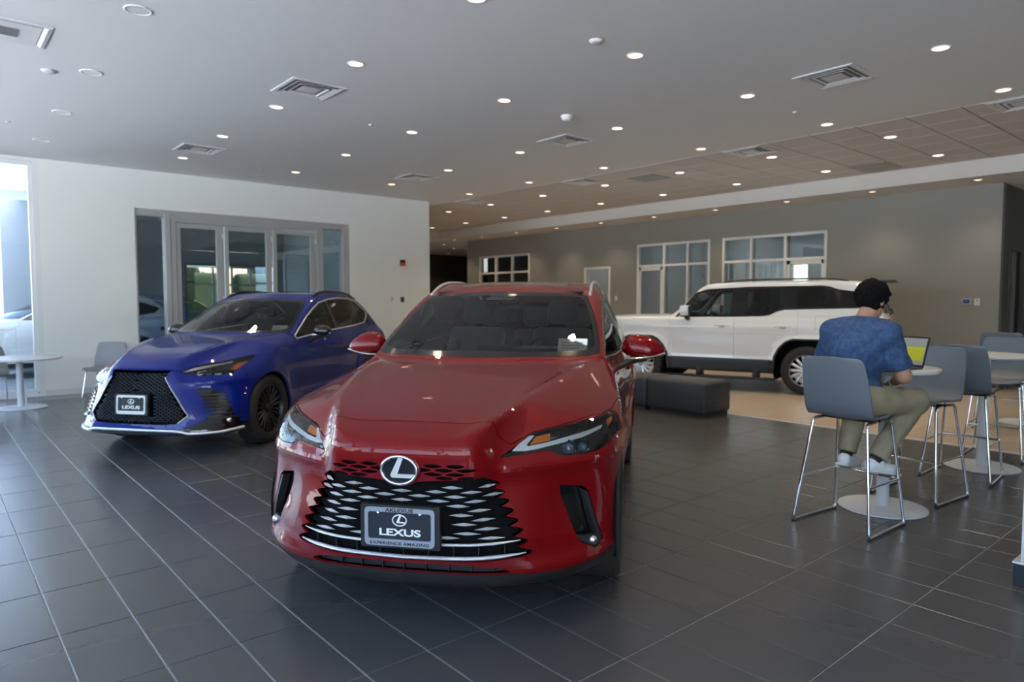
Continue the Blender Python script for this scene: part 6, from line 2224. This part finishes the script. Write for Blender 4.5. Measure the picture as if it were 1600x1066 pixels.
def sh_F(x, y, z):
    p = (x, y, z)
    t = chain(p, [(-.04, 0, .80), (-.055, 0, .96), (-.045, 0, 1.18), (.0, 0, 1.29), (.03, 0, 1.345)], [.140, .130, .145, .130, .075], .05)
    t = smin(t, ell(p, (-.035, 0, 1.19), (.140, .205, .21)), .05)
    t = smin(t, ell(p, (-.045, 0, .88), (.135, .195, .16)), .05)
    t = smin(t, chain(p, [(.0, -.20, 1.325), (.03, 0, 1.385), (.0, .20, 1.325)], [.06, .075, .06], .03), .06)
    for sh, el, yy in ((SHL, ELL, .10), (SHR, ELR, -.10)):
        mid = tuple(sh[i] + (el[i] - sh[i]) * .86 for i in range(3))
        t = smin(t, chain(p, [(.0, yy, 1.325), sh, mid], [.065, .070, .076], .03), .05)
    wr = .0045 * np.sin(z * 42 + y * 18 + np.sin(x * 30)) * np.sin(y * 26 + x * 15 + z * 9)
    t = t - wr
    t = smax(t, -(z - .80 - .03 * np.sin(y * 9)), .008)
    t = smax(t, z - 1.425 + .12 * (x - .02), .01)
    # open sleeves
    for sh, el in ((SHL, ELL), (SHR, ELR)):
        dx = np.array(el) - np.array(sh); dx = dx / np.linalg.norm(dx)
        c = [sh[i] + (el[i] - sh[i]) * .84 for i in range(3)]
        h = (x - c[0]) * dx[0] + (y - c[1]) * dx[1] + (z - c[2]) * dx[2]
        near = cap(p, sh, el, .12, .12)
        t = smax(t, smin(h, -near, .01), .006)
    return t


def tr_F(x, y, z):
    p = (x, y, z)
    wr = .004 * np.sin(x * 40 + z * 30) * np.sin(y * 35 + z * 22)
    d = None
    for h, k, a in ((HIPL, KNL, ANL), (HIPR, KNR, ANR)):
        c = chain(p, [h, k, tuple(a[i] + (k[i] - a[i]) * .02 for i in range(3))], [.118, .086, .066], .03)
        d = c if d is None else smin(d, c, .03)
    d = smin(d, ell(p, (-.07, 0, .89), (.135, .180, .125)), .05) - wr
    for k, a in ((KNL, ANL), (KNR, ANR)):
        dx = np.array(a) - np.array(k); dx = dx / np.linalg.norm(dx)
        h = (x - a[0]) * dx[0] + (y - a[1]) * dx[1] + (z - a[2]) * dx[2]
        near = cap(p, k, a, .12, .12)
        d = smax(d, smin(h + .02, -near, .01), .006)
    return d


def build_man():
    skin = mat('skin', (.42, .23, .16), .5)
    hair = mat('black hair', (.004, .0035, .004), .9, spec=.15, bump=(120, .8))
    shirt = mat('blue patterned shirt', (.018, .045, .125), .85, noise=(34, .9, (.040, .090, .20)), bump=(90, .2))
    khaki = mat('khaki trousers', (.29, .245, .165), .85, bump=(70, .15))
    white = mat('white sneaker', (.76, .77, .79), .55)
    sock = mat('black sock', (.01, .01, .012), .8)
    root = empty('person', (4.905, 2.045, 0), R(-4), 'man in a blue patterned shirt and khaki trousers sitting on a bar stool', 'person')
    root.location.z = .012
    bm = blob_bm(body_F, (-.26, -.36, .36), (.50, .36, 1.56), .014)
    blob_bm(head_F, (.115 - .16, -.035 - .12, 1.36), (.115 + .16, -.035 + .12, 1.72), .0075, bm)
    # hands: palm, four fingers and a thumb each, resting on the thighs
    for wr_, s in ((WRL, 1), (WRR, -1)):
        el_ = ELL if s > 0 else ELR
        d = (Vector(wr_) - Vector(el_)).normalized()
        w0 = Vector(wr_)
        side = Vector((-d.y, d.x, 0)).normalized()
        dn = Vector((0, 0, -1))

        def hF(x, y, z, w0=w0, d=d, side=side, s=s):
            p = (x, y, z)
            P0 = w0 - d * .03
            palm_c = w0 + d * .055
            a = chain(p, [tuple(P0), tuple(w0 + d * .02), tuple(palm_c)], [.028, .027, .030], .015)
            for q in (-.024, -.008, .008, .024):
                a = smin(a, cap(p, tuple(w0 + d * .03 + side * q * .6), tuple(w0 + d * .088 + side * q), .015, .0125), .012)
            for q, L in ((-.027, .058), (-.009, .072), (.009, .078), (.027, .068)):
                b0 = w0 + d * .085 + side * q
                b1 = b0 + d * L * .5 + Vector((0, 0, -.008)) + side * q * .08
                b2 = b1 + d * L * .28 + Vector((0, 0, -.020))
                b3 = b2 + d * L * .12 + Vector((0, 0, -.020))
                a = smin(a, chain(p, [tuple(b0), tuple(b1), tuple(b2), tuple(b3)], [.0098, .0088, .0080, .0072], .004), .004)
            inn = side * (-s)
            t0 = w0 + d * .022 + inn * .018
            t1 = t0 + d * .032 + inn * .022 + dn * .008
            t2 = t1 + d * .032 + inn * .004 + dn * .008
            a = smin(a, chain(p, [tuple(t0), tuple(t1), tuple(t2)], [.0145, .0115, .0092], .006), .008)
            return a
        lo = (w0.x - .10, w0.y - .13, w0.z - .11); hi = (w0.x + .20, w0.y + .13, w0.z + .07)
        blob_bm(hF, lo, hi, .0055, bm)
    body = obj('body', bm, skin, root, 180)
    for p_ in body.data.polygons: p_.use_smooth = True
    for nm, F_, lo, hi, res, m in (('hair', hair_F, (-.05, -.17, 1.44), (.27, .10, 1.75), .007, hair), ('shirt', sh_F, (-.30, -.40, .76), (.20, .40, 1.44), .013, shirt), ('trousers', tr_F, (-.26, -.36, .38), (.52, .34, 1.05), .013, khaki)):
        o = obj(nm, blob_bm(F_, lo, hi, res), m, root, 180)
    # collar
    bm = bmesh.new()
    n = 26
    rows = []
    for r_, zz, in ((.082, 1.372), (.074, 1.405), (.070, 1.412), (.083, 1.400), (.096, 1.365)):
        rows.append([bm.verts.new((.028 + r_ * math.cos(a) * .95 + (zz - 1.37) * .5, -.004 + r_ * math.sin(a) * 1.1, zz - .10 * max(0, r_ * math.cos(a)))) for a in [R(40) + R(280) * k / (n - 1) for k in range(n)]])
    for A, B in zip(rows, rows[1:]):
        for k in range(n - 1): bm.faces.new((A[k], A[k + 1], B[k + 1], B[k]))
    obj('collar', bm, shirt, root, 60)
    # shoes on the footrest
    for nm, an, kn, yaw in (('L', ANL, KNL, 4), ('R', ANR, KNR, -24)):
        a = Vector(an)
        Mx = Matrix.Translation((a.x, a.y, a.z - .062)) @ Matrix.Rotation(R(yaw), 4, 'Z') @ Matrix.Rotation(R(10), 4, 'Y')
        inv = Mx.inverted()

        def sF(x, y, z):
            X = inv[0][0] * x + inv[0][1] * y + inv[0][2] * z + inv[0][3]
            Y = inv[1][0] * x + inv[1][1] * y + inv[1][2] * z + inv[1][3]
            Z = inv[2][0] * x + inv[2][1] * y + inv[2][2] * z + inv[2][3]
            p = (X, Y, Z)
            d = cap(p, (-.045, 0, .018), (.145, 0, .008), .040, .042)
            d = smin(d, cap(p, (-.035, 0, .03), (.01, 0, .052), .038, .042), .03)
            d = smax(d, -(Z + .012), .008)
            return smax(d, Z - .082, .006)
        lo = (a.x - .15, a.y - .14, a.z - .16); hi = (a.x + .24, a.y + .14, a.z + .06)
        o = obj('shoe', blob_bm(sF, lo, hi, .008), white, root, 180)
        bm = bmesh.new(); box(bm, -.090, .190, -.043, .043, -.026, -.004, .012, Mx, 3); obj('sole', bm, mat('white rubber sole', (.60, .62, .63), .6), o, 40)
        bm = bmesh.new()
        for k in range(4): tube(bm, [Mx @ Vector((.04 + .022 * k, -.024, .055 - .008 * k)), Mx @ Vector((.05 + .022 * k, .024, .055 - .008 * k))], .003, 5)
        obj('laces', bm, white, o)
        k_ = Vector(kn)
        bm = bmesh.new(); tube(bm, [a.lerp(k_, .10), a, a + Vector((0, 0, -.03))], [.047, .043, .045], 14); obj('sock', bm, sock, root, 60)
    bm = bmesh.new()
    d = (Vector(WRR) - Vector(ELR)).normalized()
    c = Vector(WRR) - d * .02
    tube(bm, [c - d * .012, c + d * .012], .034, 18); obj('wristband', bm, white, root, 50)
    # face: eyes, brows, lips
    b, a = R(-12), R(24)
    def hp(x, y, z):
        X, Z = x * math.cos(a) + z * math.sin(a), -x * math.sin(a) + z * math.cos(a)
        x2, y2 = X * math.cos(b) - y * math.sin(b), X * math.sin(b) + y * math.cos(b)
        return Vector((HEAD[0] + x2, HEAD[1] + y2, HEAD[2] + Z))
    for s in (1, -1):
        bm = bmesh.new(); bmesh.ops.create_uvsphere(bm, u_segments=14, v_segments=10, radius=.0115, matrix=Matrix.Translation(hp(.080, .031 * s, .010))); e = obj('eye', bm, mat('eye white', (.75, .74, .72), .2), root, 60)
        bm = bmesh.new(); bmesh.ops.create_uvsphere(bm, u_segments=10, v_segments=8, radius=.0055, matrix=Matrix.Translation(hp(.088, .031 * s, .008))); obj('iris', bm, mat('dark iris', (.02, .01, .008), .1), e, 60)
        bm = bmesh.new(); tube(bm, [hp(.084, .016 * s, .032), hp(.086, .034 * s, .036), hp(.076, .048 * s, .031)], .0035, 6); obj('eyebrow', bm, hair, root)
    bm = bmesh.new(); tube(bm, [hp(.090, -.020, -.058), hp(.098, 0, -.057), hp(.090, .020, -.058)], .0055, 6, flat=.7); obj('lips', bm, mat('lips', (.36, .14, .11), .45), root, 60)
    return root


man = build_man()
